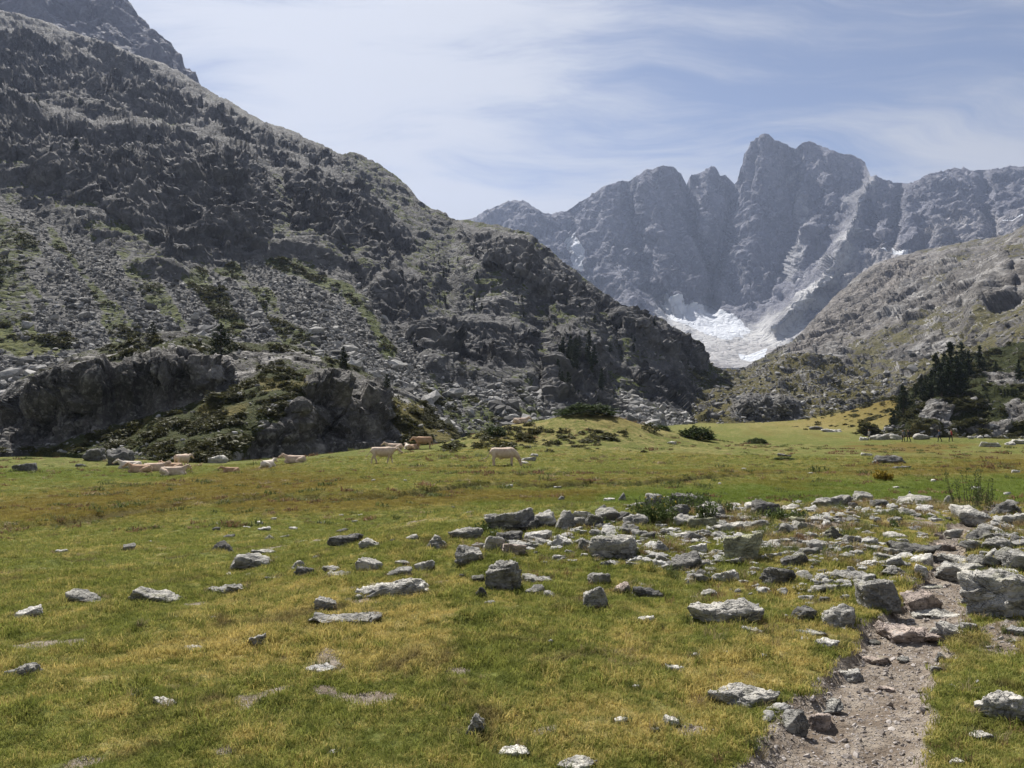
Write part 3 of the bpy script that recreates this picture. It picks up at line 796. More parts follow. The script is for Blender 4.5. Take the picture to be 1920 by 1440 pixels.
# --- wooded knoll on the right of the meadow
K_CREST = [(1620, 822), (1640, 812), (1665, 790), (1690, 752), (1715, 722), (1740, 705), (1765, 694), (1800, 684), (1830, 672), (1860, 658), (1890, 650), (1920, 642), (2000, 620), (2200, 575), (2500, 540)]
K_FOOT = [(1620, 830), (1700, 829), (1800, 829), (1920, 829), (2500, 840)]
k_ctrl = [(1620, 830, 168), (1700, 829, 163), (1800, 829, 160), (1920, 829, 156), (2500, 840, 130), (1640, 812, 178), (1690, 752, 195), (1740, 705, 225), (1830, 672, 255), (1920, 642, 270), (2200, 575, 270), (2500, 540, 250), (1760, 780, 174), (1760, 745, 185), (1850, 780, 175), (1850, 720, 205), (1920, 760, 178), (2200, 740, 180)]
def k_disp(PX, PY, P, N, cliff, t):
    d = billow(P, 1 / 15.0, 3, 0.56, 41) * 2.2 + facet(P, 1 / 7., 42) * 1.5 + facet(P, 1 / 2.4, 43) * .6 + fbm(P, 1 / 1.4, 2, .6, 43) * .12
    return d * sstep(0, .08, t) * (1 - .3 * sstep(.97, 1, t))
def k_masks(PX, PY, P, N, cliff):
    rk = np.maximum.reduce([pmask(PX, PY, p, 8) for p in ([(1715, 790), (1730, 758), (1760, 745), (1790, 760), (1790, 800), (1755, 812)], [(1850, 810), (1860, 785), (1890, 785), (1895, 820), (1860, 828)], [(1840, 700), (1900, 690), (1930, 720), (1870, 730)], [(1880, 750), (1940, 740), (1940, 790), (1890, 790)])])
    n = fbm(P, 1 / 6.0, 4, .55, 44)
    return dict(grass=.62 + .25 * sstep(.3, .7, N[..., 2]) - .62 * rk - .45 * sstep(.3, .55, n), pale=.5 * rk * sstep(0, .4, n), dry=-.15 + .3 * sstep(800, 825, PY))
KNR = make_patch('wooded_knoll', 1620, 2500, 420, 150, K_CREST, K_FOOT, k_ctrl, mountain_material('wooded_knoll_rock', (0.050, 0.047, 0.044), (0.130, 0.122, 0.115), (0.34, 0.325, 0.30), 0.42, grass_lo=(0.032, 0.038, 0.012), grass_hi=(0.105, 0.085, 0.030)),
                 (), [([(1715, 795), (1730, 758), (1760, 742), (1795, 760), (1795, 805), (1755, 815)], 4, 745, 812), ([(1848, 815), (1856, 782), (1892, 782), (1898, 822), (1860, 828)], 3, 785, 826)], k_masks, k_disp, back=(90, 25), nback=5, skirt=5)

# --- craggy knoll on the left of the meadow
C_CREST = [(-700, 800), (-300, 790), (-60, 770), (0, 742), (30, 716), (80, 690), (140, 664), (200, 650), (240, 640), (268, 628), (300, 622), (340, 623), (362, 630), (390, 634), (420, 640), (470, 642), (520, 641), (560, 650), (600, 664), (640, 676), (690, 700), (720, 714), (770, 740), (800, 762), (830, 792), (860, 815)]
C_FOOT = [(-700, 880), (0, 850), (60, 846), (150, 852), (250, 860), (400, 866), (440, 856), (470, 846), (560, 838), (650, 832), (740, 829), (860, 828)]
c_ctrl = [(-700, 880, 80), (0, 850, 96), (150, 852, 92), (250, 860, 86), (400, 866, 80), (470, 846, 90), (560, 838, 94), (650, 832, 100), (740, 829, 106), (860, 828, 112), (-700, 800, 110), (-60, 770, 118), (0, 742, 118), (80, 690, 120), (200, 650, 122), (300, 622, 122), (420, 640, 124), (520, 641, 128), (640, 676, 130), (720, 714, 130), (800, 762, 128), (860, 815, 122),
          (40, 825, 104), (100, 820, 104), (180, 805, 104), (270, 775, 105), (350, 748, 106), (430, 720, 108), (60, 740, 110), (160, 700, 109), (250, 690, 109), (340, 680, 110), (420, 670, 115), (500, 680, 118), (560, 690, 116), (620, 705, 114), (700, 740, 113), (300, 800, 95), (400, 770, 97), (480, 745, 100), (540, 725, 104), (560, 760, 99), (600, 810, 101), (600, 740, 106), (690, 810, 106), (760, 780, 114), (450, 830, 88)]
c_cliffs = [([(0, 830), (10, 770), (60, 730), (150, 695), (250, 668), (345, 660), (420, 680), (430, 715), (350, 745), (270, 772), (180, 805), (100, 822)], 5.5, 680, 820), ([(560, 828), (548, 770), (570, 715), (640, 705), (720, 725), (748, 790), (740, 828)], 4.0, 710, 828), ([(465, 845), (480, 805), (560, 790), (565, 835)], 2.0, 795, 845)]
def c_disp(PX, PY, P, N, cliff, t):
    W = P + fbm(P, 1 / 4., 2, .5, 56)[..., None] * .8
    d = fbm(P, 1 / 9., 2, .5, 57) * .6 + facet(W * [1, 1, .36], 1 / 6.5, 51) * (.40 + 3.2 * cliff) + facet(W * [1, 1, .5], 1 / 2.4, 52) * (.18 + 1.1 * cliff) + facet(P, 1 / .95, 53) * (.08 + .14 * cliff) - cliff * 1.1 * (1 - sstep(0, .07, np.abs(perlin((P * [1, 1, .22] / 3.0).astype(np.float32)))))
    return d * sstep(0, .10, t) * (1 - .3 * sstep(.97, 1, t))
def c_masks(PX, PY, P, N, cliff):
    n = fbm(P, 1 / 4.0, 4, .55, 54)
    ramp_ = pmask(PX + n * 10, PY + n * 8, [(60, 850), (180, 815), (270, 785), (350, 757), (430, 725), (520, 690), (580, 690), (590, 740), (545, 760), (520, 800), (460, 850), (400, 870), (200, 870)], 10)
    top = pmask(PX + n * 10, PY + n * 8, [(180, 690), (250, 665), (350, 672), (400, 690), (420, 660), (560, 655), (720, 725), (700, 690), (560, 640), (420, 630), (180, 640)], 8)
    rt = pmask(PX + n * 10, PY + n * 8, [(715, 740), (790, 760), (860, 815), (850, 830), (760, 828), (740, 790)], 8)
    g = 0.22 + .55 * ramp_ + .30 * top + .5 * rt + .2 * sstep(.45, .8, N[..., 2]) - .45 * cliff - .35 * sstep(.25, .55, n) * (1 - .5 * ramp_)
    pale = .7 * (1 - cliff) * sstep(.05, .45, n) + .5 * pmask(PX, PY, [(350, 640), (440, 700), (480, 730), (420, 720), (340, 680), (240, 640)], 14) * sstep(-.1, .4, n) + .5 * pmask(PX, PY, [(620, 720), (720, 730), (745, 800), (660, 780)], 20) * sstep(0, .4, n)
    return dict(grass=g, pale=pale, dry=-.1 + .35 * ramp_ * sstep(0, .4, fbm(P, 1 / 7., 2, .5, 55)) + .35 * rt)
CRAG = make_patch('rocky_knoll', -700, 860, 760, 210, C_CREST, C_FOOT, c_ctrl, M_KNOLL, [([(270, 640), (262, 700), (272, 770)], 9, 2.2), ([(150, 700), (110, 760), (70, 830)], 10, 1.2)], c_cliffs, c_masks, c_disp, back=(14, 12), nback=5, skirt=3, warp=5, feather=15)
# ------------------------------------------------------------------ stones
_ico = {}
def ico(level):
    if level not in _ico:
        bm = bmesh.new(); bmesh.ops.create_icosphere(bm, subdivisions=level, radius=1.0)
        V = np.array([v.co[:] for v in bm.verts]); Fc = np.array([[v.index for v in f.verts] for f in bm.faces])
        bm.free(); _ico[level] = (V / np.linalg.norm(V, axis=1)[:, None], Fc)
    return _ico[level]

def unit(v):
    v = np.asarray(v, float)
    return v / (np.linalg.norm(v, axis=-1, keepdims=True) + 1e-12)

def rock_shape(kind, seed, level=3, size=(1, 1, 1), rough=1.0):
    """a broken block: half-spaces cut from a ball, then weathered"""
    r = RS(seed)
    V, Fc = ico(level)
    pl = []
    def add(n, d): pl.append((*unit(n), d))
    j = lambda s: r.normal(size=3) * s
    if kind == 'slab':
        add(np.array([0, 0, 1]) + j(.07), .62); add([0, 0, -1], .7)
        a0 = r.uniform(0, 6.28)
        for k in range(7):
            a = a0 + k * .9 + r.uniform(-.25, .25)
            add([math.cos(a), math.sin(a), r.uniform(-.35, .35)], r.uniform(.72, 1.0))
    elif kind == 'wedge':
        a = r.uniform(-.5, .5) + (math.pi if r.rand() < .5 else 0)
        add([math.cos(a) * .45, math.sin(a) * .45, 1], .48); add([-math.cos(a), -math.sin(a), .25], .8)
        for k in range(7):
            a = r.uniform(0, 6.28); add([math.cos(a), math.sin(a), r.uniform(-.4, .5)], r.uniform(.75, 1.0))
    elif kind == 'point':
        a0 = r.uniform(0, 6.28)
        for k in range(4):
            a = a0 + k * 1.57 + r.uniform(-.4, .4); add([math.cos(a), math.sin(a), r.uniform(.3, .7)], r.uniform(.5, .7))
        for k in range(4):
            add(j(1), r.uniform(.8, 1.0))
    elif kind == 'round':
        for k in range(15): add(j(1), r.uniform(.78, 1.0))
    else:
        for n in ((1, 0, 0), (-1, 0, 0), (0, 1, 0), (0, -1, 0), (0, 0, 1), (0, 0, -1)):
            add(np.array(n) + j(.2), r.uniform(.58, .78))
        for k in range(5): add(j(1), r.uniform(.75, .95))
    A = np.array(pl)
    m = 64.0
    dots = np.maximum(V @ A[:, :3].T, 0) / A[:, 3]
    rad = (dots ** m).sum(1) ** (-1.0 / m)
    P = V * np.minimum(rad, 1.35)[:, None]
    P -= (P.max(0) + P.min(0)) / 2
    P /= (P.max(0) - P.min(0))
    S = np.array(size, float)
    P = P * S
    g = S.max()
    nrm = unit(P / (S ** 2))
    off = r.uniform(-50, 50, 3)
    d = fbm(P / g * 2.6 + off, 1.0, 2, .5) * .05 + billow(P / g * 5.0 + off, 1.0, 4, .6) * .034 + fbm(P / g * 20 + off, 1.0, 2, .6) * .014
    d -= .05 * (1 - sstep(0, .10, np.abs(perlin(P / g * [2.6, 2.6, 5.0] + off + 9))))
    tilt = unit(np.array([r.normal() * .35, r.normal() * .35, 1.0]))
    lay = P @ tilt / g
    st = perlin(np.stack([lay * 15 + off[0], P[:, 0] / g * 1.2, P[:, 1] / g * 1.2], -1))
    d += (np.round(st * 3) / 3 * .5 + st * .5) * .040
    P = P + nrm * (d * g * rough)[:, None]
    return P, Fc

def stone_material():
    m, b, p, out = new_mat('weathered_stone')
    tco = b.n('ShaderNodeTexCoord'); oi = b.n('ShaderNodeObjectInfo')
    geo = b.n('ShaderNodeNewGeometry')
    sh = b.n('ShaderNodeVectorMath', operation='SCALE')
    sh.inputs[0].default_value = (37.0, 91.0, 53.0); b.link(oi.outputs['Random'], sh.inputs['Scale'])
    pos = b.vmath('ADD', geo.outputs['Position'], sh.outputs[0])
    n1 = b.noise(pos, 5.0, 6.0, 0.62, 0.5)
    n2 = b.noise(pos, 30.0, 5.0, 0.7)
    n3 = b.noise(b.mapping(pos, rot=(0.35, 0.2, 0.4), scale=(1.0, 1.0, 6.0)), 5.0, 5.0, 0.65, 0.8)
    tone = oi.outputs['Color']
    c = b.mix(b.ramp(n1, 0.32, 0.68), b.mix(1.0, tone, (0.55, 0.55, 0.56), 'MULTIPLY'), b.mix(1.0, tone, (1.3, 1.27, 1.22), 'MULTIPLY'))
    c = b.mix(b.math('MULTIPLY', b.ramp(n3, 0.54, 0.70), 0.55), c, b.mix(1.0, tone, (0.42, 0.42, 0.43), 'MULTIPLY'))
    c = b.mix(b.math('MULTIPLY', b.ramp(n2, 0.56, 0.70), 0.55), c, (0.055, 0.055, 0.052))
    l1 = b.noise(pos, 2.6, 5.0, 0.66, 0.4)
    up = b.n('ShaderNodeSeparateXYZ'); b.link(geo.outputs['Normal'], up.inputs[0])
    lich = b.math('MULTIPLY', b.ramp(l1, 0.56, 0.66), b.ramp(up.outputs[2], -0.1, 0.5))
    c = b.mix(b.math('MULTIPLY', lich, 0.40), c, b.mix(n2, (0.20, 0.205, 0.115), (0.36, 0.35, 0.22)))
    w1 = b.noise(pos, 9.0, 4.0, 0.6, 1.5)
    c = b.mix(b.math('MULTIPLY', b.ramp(w1, 0.62, 0.70), 0.5), c, (0.52, 0.51, 0.49))
    b.put(p.inputs['Base Color'], c)
    p.inputs['Roughness'].default_value = 0.86
    h = b.math('ADD', b.math('MULTIPLY', n2, 0.022), b.math('MULTIPLY', n3, 0.06))
    h = b.math('ADD', h, b.math('MULTIPLY', n1, 0.05))
    ck = b.voro(b.mapping(b.vmath('ADD', pos, b.vmath('MULTIPLY', b.n('ShaderNodeTexNoise', i_Scale=4.0).outputs['Color'], (0.25, 0.25, 0.25))), rot=(0.3, 0.2, 0.6), scale=(1, 1, 1.7)), 4.5, 'DISTANCE_TO_EDGE')
    h = b.math('ADD', h, b.math('MULTIPLY', b.ramp(ck.outputs['Distance'], 0.0, 0.05), 0.03))
    bp = b.n('ShaderNodeBump'); bp.inputs['Strength'].default_value = 0.9; bp.inputs['Distance'].default_value = 1.0
    b.link(h, bp.inputs['Height']); b.link(bp.outputs[0], p.inputs['Normal'])
    return m
M_STONE = stone_material()
TONES = dict(white=(0.60, 0.59, 0.56), pale=(0.48, 0.47, 0.44), grey=(0.34, 0.335, 0.315), dark=(0.18, 0.178, 0.172), pink=(0.42, 0.355, 0.32), lichen=(0.38, 0.385, 0.27))

# px of the middle, py of the foot, width px, height px, shape, tone, own label
ROCKS = [
 (51,1157,58,20,'slab','white','broken white flat stone in open turf near the tilted slab'), (163,1131,78,28,'round','grey','low dark topped boulder sunk in turf beside the big humped boulder'),
 (294,1127,98,33,'wedge','grey','big humped grey boulder alone in the open turf'), (416,1038,60,28,'point','dark','dark peaked boulder behind the long boxy block'),
 (470,1072,84,30,'block','grey','long boxy boulder with pale top and dark front'), (495,1042,46,13,'slab','pale','thin pale slab lying behind the long boxy boulder'), (520,1052,22,9,'round','grey'),
 (405,998,14,10,'block','dark'), (430,1007,22,9,'block','dark'), (242,1028,24,14,'block','grey','small squarish grey stone alone in the open meadow grass'), (114,1036,26,9,'slab','white','small white stone lying flat beside dark peat clods'),
 (463,992,15,5,'slab','white'), (487,983,14,6,'slab','white'), (495,996,24,9,'wedge','white'), (512,975,12,5,'slab','white'), (550,994,19,6,'slab','white'), (504,1014,20,13,'point','grey'), (566,1017,21,7,'slab','white'), (535,1010,20,6,'slab','grey'),
 (650,1027,56,26,'block','dark','dark blunt boulder next to a smaller pale cracked one'), (692,1028,42,22,'round','pale','pale cracked boulder leaning beside a dark blunt one'), (641,999,21,8,'block','dark'), (600,983,11,5,'slab','dark'), (640,969,10,4,'slab','white'), (676,968,10,4,'slab','white'), (666,981,13,6,'slab','grey'),
 (560,1070,32,20,'point','pale'), (571,1082,40,20,'block','dark','dark stone lying against a pale pointed one'), (620,1074,32,13,'wedge','pale'), (634,1084,54,14,'slab','pale','long pale stone half sunk in brown turf'), (592,1049,13,7,'round','grey'),
 (692,1067,48,26,'wedge','pale'), (427,1112,76,17,'slab','grey','low grey stone half buried under turf'), (517,1086,36,8,'slab','pale'), (339,1169,34,11,'wedge','pale'), (610,1148,44,30,'wedge','grey','tilted stone with earthy lower half in yellow grass'),
 (648,1176,138,18,'slab','grey','very long low rib of rock breaking through yellow turf'), (363,1221,46,13,'round','pale'), (41,1274,66,32,'wedge','grey','tilted lichen grey slab leaning out of tall grass'), (606,1251,62,10,'slab','white','flat snow white stone flush with the turf'),
 (308,1325,42,20,'wedge','pale'), (252,1314,13,9,'round','white'), (262,1183,13,6,'slab','pale'), (624,1408,22,12,'round','pale'), (112,1242,16,6,'slab','pale'), (404,1163,20,5,'slab','pale'),
 (733,1119,142,36,'wedge','pale','broad pale wedge shaped boulder with a long tapering end'), (672,1127,14,10,'round','white'), (749,1084,54,20,'block','grey'), (751,1066,20,12,'round','grey'), (756,1056,27,12,'block','pale'), (796,1063,37,23,'wedge','pale'), (816,1026,46,28,'point','grey'),
 (773,1016,23,12,'round','pale'), (736,1017,11,8,'block','dark'), (872,1011,66,20,'slab','grey','flat topped grey ledge beside russet tussock'), (882,1061,60,33,'block','grey','blunt boulder with black shadowed end beside a tall leaning block'), (925,1033,46,34,'block','pale','pale cracked boulder touching a pinkish one'),
 (964,1039,54,30,'block','pink','pinkish boulder wedged between grey boulders'), (948,1106,66,70,'block','grey','tall leaning block with black underside'), (897,1088,24,14,'block','dark'), (904,1124,27,24,'point','dark','small dark pyramid stone below the tall leaning block'), (867,1083,12,7,'round','grey'),
 (1009,1093,66,16,'slab','grey','thin flat plank of rock beside the tall leaning block'), (1005,1113,40,22,'wedge','grey'), (1030,1120,24,16,'round','pale'), (951,1014,58,26,'block','dark','dark slab fronted boulder on the stone heap'), (1009,1012,56,24,'wedge','white','whitish streaked boulder on the stone heap'), (1020,1020,40,12,'slab','pale'),
 (955,992,100,42,'wedge','grey','great slanting slab at the end of the stone heap'), (985,993,70,28,'wedge','dark'), (1018,988,52,30,'block','pale'), (1060,992,48,38,'point','grey','upright grey boulder topping the stone heap'), (1085,988,30,18,'block','grey'), (1112,996,36,30,'block','dark','dark upright stone in front of the stone heap'), (1095,975,40,18,'block','pale'), (1140,978,52,24,'block','grey'), (1130,962,26,14,'point','grey'), (1165,980,46,18,'wedge','dark'), (1192,992,50,22,'round','pale'),
 (1142,939,24,8,'slab','white'), (1166,938,22,16,'point','grey'), (1052,938,13,9,'point','grey'), (1056,1027,42,22,'wedge','white'), (1046,1046,28,12,'slab','white'), (1101,1037,38,28,'wedge','grey'), (1153,1049,98,48,'block','pale','massive pale topped boulder with deep black underside'), (1215,1018,26,14,'block','dark'),
 (1238,1041,38,28,'point','pale','small pointed stone with one bright triangular face'), (1281,1011,33,14,'wedge','pale'), (1283,1069,80,30,'wedge','dark','dark sided stone with a green lichen cap'), (1305,1036,42,20,'wedge','white'), (1126,1093,44,26,'block','grey'), (1168,1109,36,20,'wedge','pink'), (1212,1118,60,27,'wedge','dark','bright topped stone with shadowed front in open turf'), (1115,1144,54,48,'block','grey','squat leaning boulder with a cracked sloping face'),
 (1210,1168,34,17,'wedge','white'), (1328,1118,30,18,'block','grey'), (1200,1098,30,6,'slab','grey'), (1060,995,18,10,'round','pale'), (1290,1092,12,14,'point','pale'),
 (1357,1180,142,44,'slab','pale','broad pale table slab propped over a dark hollow'), (1395,1328,132,40,'slab','pale','layered pale flat rock beside the path with flaked edges'), (1485,1364,54,46,'wedge','grey','narrow jutting rib of rock at the path edge'), (1455,1342,44,14,'slab','grey'), (1548,1319,66,22,'wedge','grey','long thin stone lying along the grass edge of the path'), (1537,1346,52,34,'slab','pink'),
 (1554,1228,56,22,'wedge','white','bright white edged stone at the grassy side of the path'), (1595,1259,56,27,'wedge','pale','smooth loose stone lying in the middle of the path'), (1636,1226,62,20,'slab','pink','flat stone sunk in the path gravel'), (1662,1278,34,12,'slab','pink'), (1694,1226,22,12,'round','pale'),
 (1702,1187,100,36,'block','pink','wide step rock across the path'), (1651,1147,76,64,'block','grey','big square boulder above the step rock'), (1722,1132,70,44,'block','pink','smooth sloping brownish boulder beside the big square one'), (1785,1183,76,38,'wedge','pale','triangular pale boulder beside the step rock'), (1768,1142,110,16,'slab','pale'), (1628,1128,46,16,'slab','grey'), (1572,1180,64,42,'round','grey','rounded dark boulder capped with grass left of the step rock'), (1508,1172,42,28,'block','dark'),
 (1520,1198,58,9,'slab','grey'), (1412,1198,42,12,'slab','white'), (1884,1158,150,88,'block','pale','largest pale boulder overhanging dark grass beside the path'), (1905,1076,62,44,'block','grey','rugged boulder behind the largest overhanging one'), (1806,1076,112,30,'wedge','pale','long pinkish grey ledge behind the largest overhanging boulder'), (1850,1070,70,24,'wedge','grey'), (1906,1188,46,16,'slab','white'), (1815,1178,30,16,'wedge','pale'),
 (1887,1357,110,64,'round','pale','smooth rounded boulder in turf right beside the trampled path'), (1839,1393,44,18,'wedge','pale'), (1794,1437,30,16,'wedge','white'), (1765,1225,22,22,'wedge','grey'), (1757,1258,24,12,'wedge','grey'), (1640,1188,26,10,'slab','dark'),
 (1617,946,42,26,'round','grey','rounded boulder on the crest between low ledges'), (1600,952,26,12,'wedge','dark'), (1560,950,84,20,'slab','grey'), (1576,948,34,18,'block','grey'), (1437,966,58,32,'block','dark','dark blocky rock on the crest with leaves below it'), (1480,957,40,14,'slab','pale'), (1410,955,34,14,'slab','pale'), (1653,951,40,16,'block','dark'), (1675,945,20,10,'round','grey'), (1712,948,70,16,'slab','pale','broad pale crest rock below the little cairn'),
 (1748,944,22,10,'round','white'), (1777,948,18,17,'round','pale'), (1824,972,76,38,'block','pale','large flat topped boulder with a dark hollow under it'), (1887,968,54,30,'point','dark','black peaked boulder on the crest'), (1905,984,56,28,'wedge','pale'), (1868,982,40,12,'wedge','pale'),
 (1507,995,52,18,'wedge','pale'), (1480,1008,44,24,'round','grey'), (1563,1012,40,30,'point','dark','dark pointed stone standing in long dry grass'), (1548,1008,26,16,'wedge','grey'), (1500,978,40,11,'wedge','lichen'), (1598,1023,34,14,'wedge','grey'), (1676,1010,40,14,'wedge','pale'), (1788,994,34,17,'block','pale'), (1772,1022,40,18,'wedge','pink','rosy smooth stone in bare earth'), (1856,1000,60,24,'wedge','pale'), (1838,1016,60,20,'wedge','dark'), (1820,1033,36,18,'block','grey'),
 (1914,1028,44,22,'wedge','dark'), (1873,1038,64,26,'round','grey'), (1808,1048,92,18,'slab','pale','long low tapered slab on the stony rise'), (1861,1054,26,24,'wedge','white'), (1722,1042,100,24,'wedge','dark','long dark slanting rock face on the stony rise'), (1728,1060,48,26,'wedge','white'), (1675,1044,42,14,'slab','grey'), (1660,1054,46,13,'slab','grey'), (1677,1072,36,22,'wedge','white'), (1632,1068,40,18,'wedge','white'), (1592,1090,80,22,'wedge','grey'), (1677,1085,52,20,'point','grey'), (1727,1081,24,22,'wedge','white'), (1745,1090,56,10,'slab','pale'),
 (1391,1058,74,56,'block','lichen','stout cracked boulder patched with yellow lichen'), (1492,1068,62,28,'wedge','dark'), (1450,1029,30,18,'wedge','pale'), (1475,1022,28,8,'slab','white'), (1360,1089,52,24,'wedge','white'), (1418,1074,28,10,'slab','white'), (1330,1117,28,18,'block','grey'), (1456,1098,62,34,'wedge','dark','dark hollow fronted stone above bare earth'), (1384,1110,14,10,'round','grey'), (1540,1112,40,16,'wedge','grey'), (1545,1128,22,14,'block','dark'),
 (1316,994,52,24,'wedge','lichen'), (1283,989,46,20,'wedge','pale'), (1418,990,72,20,'wedge','grey'), (1366,1002,62,22,'wedge','pale'), (1343,980,44,16,'wedge','pale'), (1235,962,44,34,'block','grey','big jagged rock rising out of leafy weeds'), (1290,952,70,28,'block','dark','dark broken rock crowning the leafy weed patch'), (1330,962,64,24,'wedge','pale'), (1345,972,40,22,'round','grey'), (1265,975,60,26,'wedge','dark'), (1210,955,30,16,'block','pale'), (1375,948,40,8,'wedge','white'),
 (1240,944,50,12,'block','pale'), (1560,1028,24,10,'slab','white'), (1640,1040,30,9,'slab','white'), (1590,1052,30,10,'slab','pale'),
 (891,1374,50,52,'point','pale','sharp leaning slab standing up from the turf'), (962,1414,62,20,'wedge','white','bright flat stone with bare earth behind it'), (1083,1446,76,16,'slab','pale'), (1266,1263,38,7,'slab','white'), (1307,1238,20,9,'wedge','white'), (1361,1238,16,8,'wedge','white'), (1193,1301,13,5,'slab','white'), (1165,1369,28,6,'slab','white'), (1258,1365,34,20,'wedge','pale'), (1229,1381,17,5,'slab','white'), (1420,1412,14,6,'slab','white'), (1520,1135,20,6,'slab','grey'), (1900,1200,16,8,'wedge','pale'), (1855,1207,18,8,'wedge','pale'),
 # out on the meadow
 (48,886,44,18,'wedge','dark','dark lump of rock on the meadow left of the resting cattle'), (225,872,62,32,'round','dark','large dark round boulder at the foot of the crag'), (180,862,40,24,'block','dark','dark split block beside the large round boulder'), (18,842,50,12,'wedge','grey'), (60,838,40,12,'slab','pale'), (105,832,70,12,'wedge','grey'), (150,874,20,6,'block','dark'), (405,868,40,16,'wedge','pale'), (640,846,26,8,'round','grey'), (990,864,30,7,'slab','grey'), (1002,858,18,6,'slab','white'), (985,869,16,5,'slab','pale'),
 (1668,868,72,18,'wedge','dark','long pale backed outcrop with dark side on the meadow'), (1625,855,20,5,'slab','white'), (1857,838,40,8,'slab','white','long white squared slab lying on the far meadow'), (1912,832,26,9,'block','white'), (1895,835,20,6,'round','pale'), (1395,880,9,4,'slab','white'), (1518,893,12,4,'slab','white'), (1470,856,24,6,'block','dark'), (1905,888,16,6,'slab','white'), (1690,880,30,6,'block','dark'), (1260,834,18,4,'slab','white'),
 (1640,824,26,10,'wedge','pale'), (1660,826,34,14,'wedge','grey'), (1680,826,22,10,'block','white'), (1726,826,32,11,'wedge','pale','pale boulder at the foot of the wooded knoll by the hikers'), (1745,815,18,22,'block','grey'), (1620,826,18,6,'slab','white'), (1820,823,12,5,'slab','white'), (1838,822,14,5,'round','white'), (1530,806,26,6,'block','dark'), (1560,810,40,5,'slab','pale'), (1045,918,16,4,'slab','white'), (955,916,14,5,'slab','white'), (1090,913,10,4,'slab','white'), (1180,908,8,4,'slab','white'), (1750,906,10,5,'slab','white'), (1680,918,12,4,'slab','white'), (1830,918,20,7,'slab','white'), (1890,927,14,6,'slab','white'), (1350,912,8,3,'slab','white'), (850,955,8,4,'slab','dark'), (700,905,8,4,'slab','white'), (760,903,7,4,'slab','white'),
]
FOOTPRINTS = []

def place_rock(px, py, w, h, kind, tone, label=None, seed=0):
    x, y, z = hit(px, py)
    k = y / F
    W = w * k
    dep = W * (0.75 if kind in ('slab', 'wedge') else 0.8)
    if w > 100: dep = min(dep, 0.55 * W)
    sink = max(0.0, -ray(px, py)[2])
    H = max(h * k - dep * sink * 0.75, 0.30 * h * k, 0.02)
    level = 5 if w * h > 3500 else (4 if w * h > 700 else (3 if w > 14 else 2))
    bury = 0.34 if kind != 'block' else 0.24
    Ht = H / (1 - bury)
    P, Fc = rock_shape(kind, seed, level, (W, dep, Ht))
    rz = RS(seed + 5).uniform(-0.4, 0.4)
    rx, ry = RS(seed + 6).normal(size=2) * (.10 if w < 100 else .04)
    P = P @ np.array(Euler((rx, ry, 0)).to_matrix()).T
    c, s = math.cos(rz), math.sin(rz)
    P = P @ np.array([[c, s, 0], [-s, c, 0], [0, 0, 1]])
    yc = y + dep * 0.42
    xc = x * (yc / y)
    zc = min(float(G(np.array([xc]), np.array([yc]))[0]), z + 0.25 * H)
    me = raw_mesh('boulder', P, Fc, True)
    me.materials.append(M_STONE)
    big = w >= 40
    o = obj('boulder' if W > 0.28 else 'stone', me, None, (xc, yc, zc + Ht * (0.5 - bury)))
    t = np.array(TONES[tone]) * RS(seed + 9).uniform(0.88, 1.10)
    o.color = (*t, 1)
    FOOTPRINTS.append((xc, yc, W * 0.46, dep * 0.46))
    if not label:
        tn = dict(white='whitish', pale='pale grey', grey='grey', dark='dark', pink='pinkish', lichen='lichen green')[tone]
        sh = dict(slab='flat', wedge='tilted', point='pointed', round='rounded', block='blocky')[kind]
        if y > 24: zone = 'far out on the open meadow'
        elif path_d(np.array([xc]), np.array([yc]))[0] < 0.75: zone = 'beside the dirt path'
        elif px > 880 and py < 1135: zone = 'among the boulders of the stony rise'
        else: zone = 'in the open turf'
        label = '%s %s %s %s' % (tn, sh, 'boulder' if W > 0.28 else 'stone', zone)
        tag(o, label, 'rock', 'rocks ' + zone)
    else:
        tag(o, label, 'rock')
    return o

for i, r in enumerate(ROCKS):
    place_rock(*r, seed=100 + i * 7)

# smaller stones filling the rise, and loose ones in the turf
_r = RS(77)
_n = 0
BAND = [(1190, 950), (1400, 945), (1900, 945), (1920, 1000), (1900, 1060), (1650, 1105), (1420, 1110), (1230, 1060), (1010, 1050), (900, 1030), (1050, 1000)]
taken = [(r[0], r[1] - r[3] * .5, max(r[2] * .5, 6)) for r in ROCKS]
for k in range(900):
    if _n >= 66: break
    px, py = _r.uniform(880, 1915), _r.uniform(945, 1130)
    if poly_sd(np.array([px]), np.array([py]), BAND)[0] < 0: continue
    w = float(np.clip(_r.lognormal(2.9, 0.4), 10, 38)) * np.interp(py, [940, 1120], [0.8, 1.15])
    if any(math.hypot(px - a, (py - b) * 2) < c + w * .45 for a, b, c in taken): continue
    taken.append((px, py, w * .5)); _n += 1
    place_rock(px, py, w, w * _r.uniform(.3, .6), ['wedge', 'slab', 'round', 'block', 'point'][_r.choice(5, p=[.36, .26, .14, .18, .06])], ['white', 'pale', 'grey', 'dark', 'pink'][_r.choice(5, p=[.24, .36, .24, .10, .06])], None, 4000 + k)

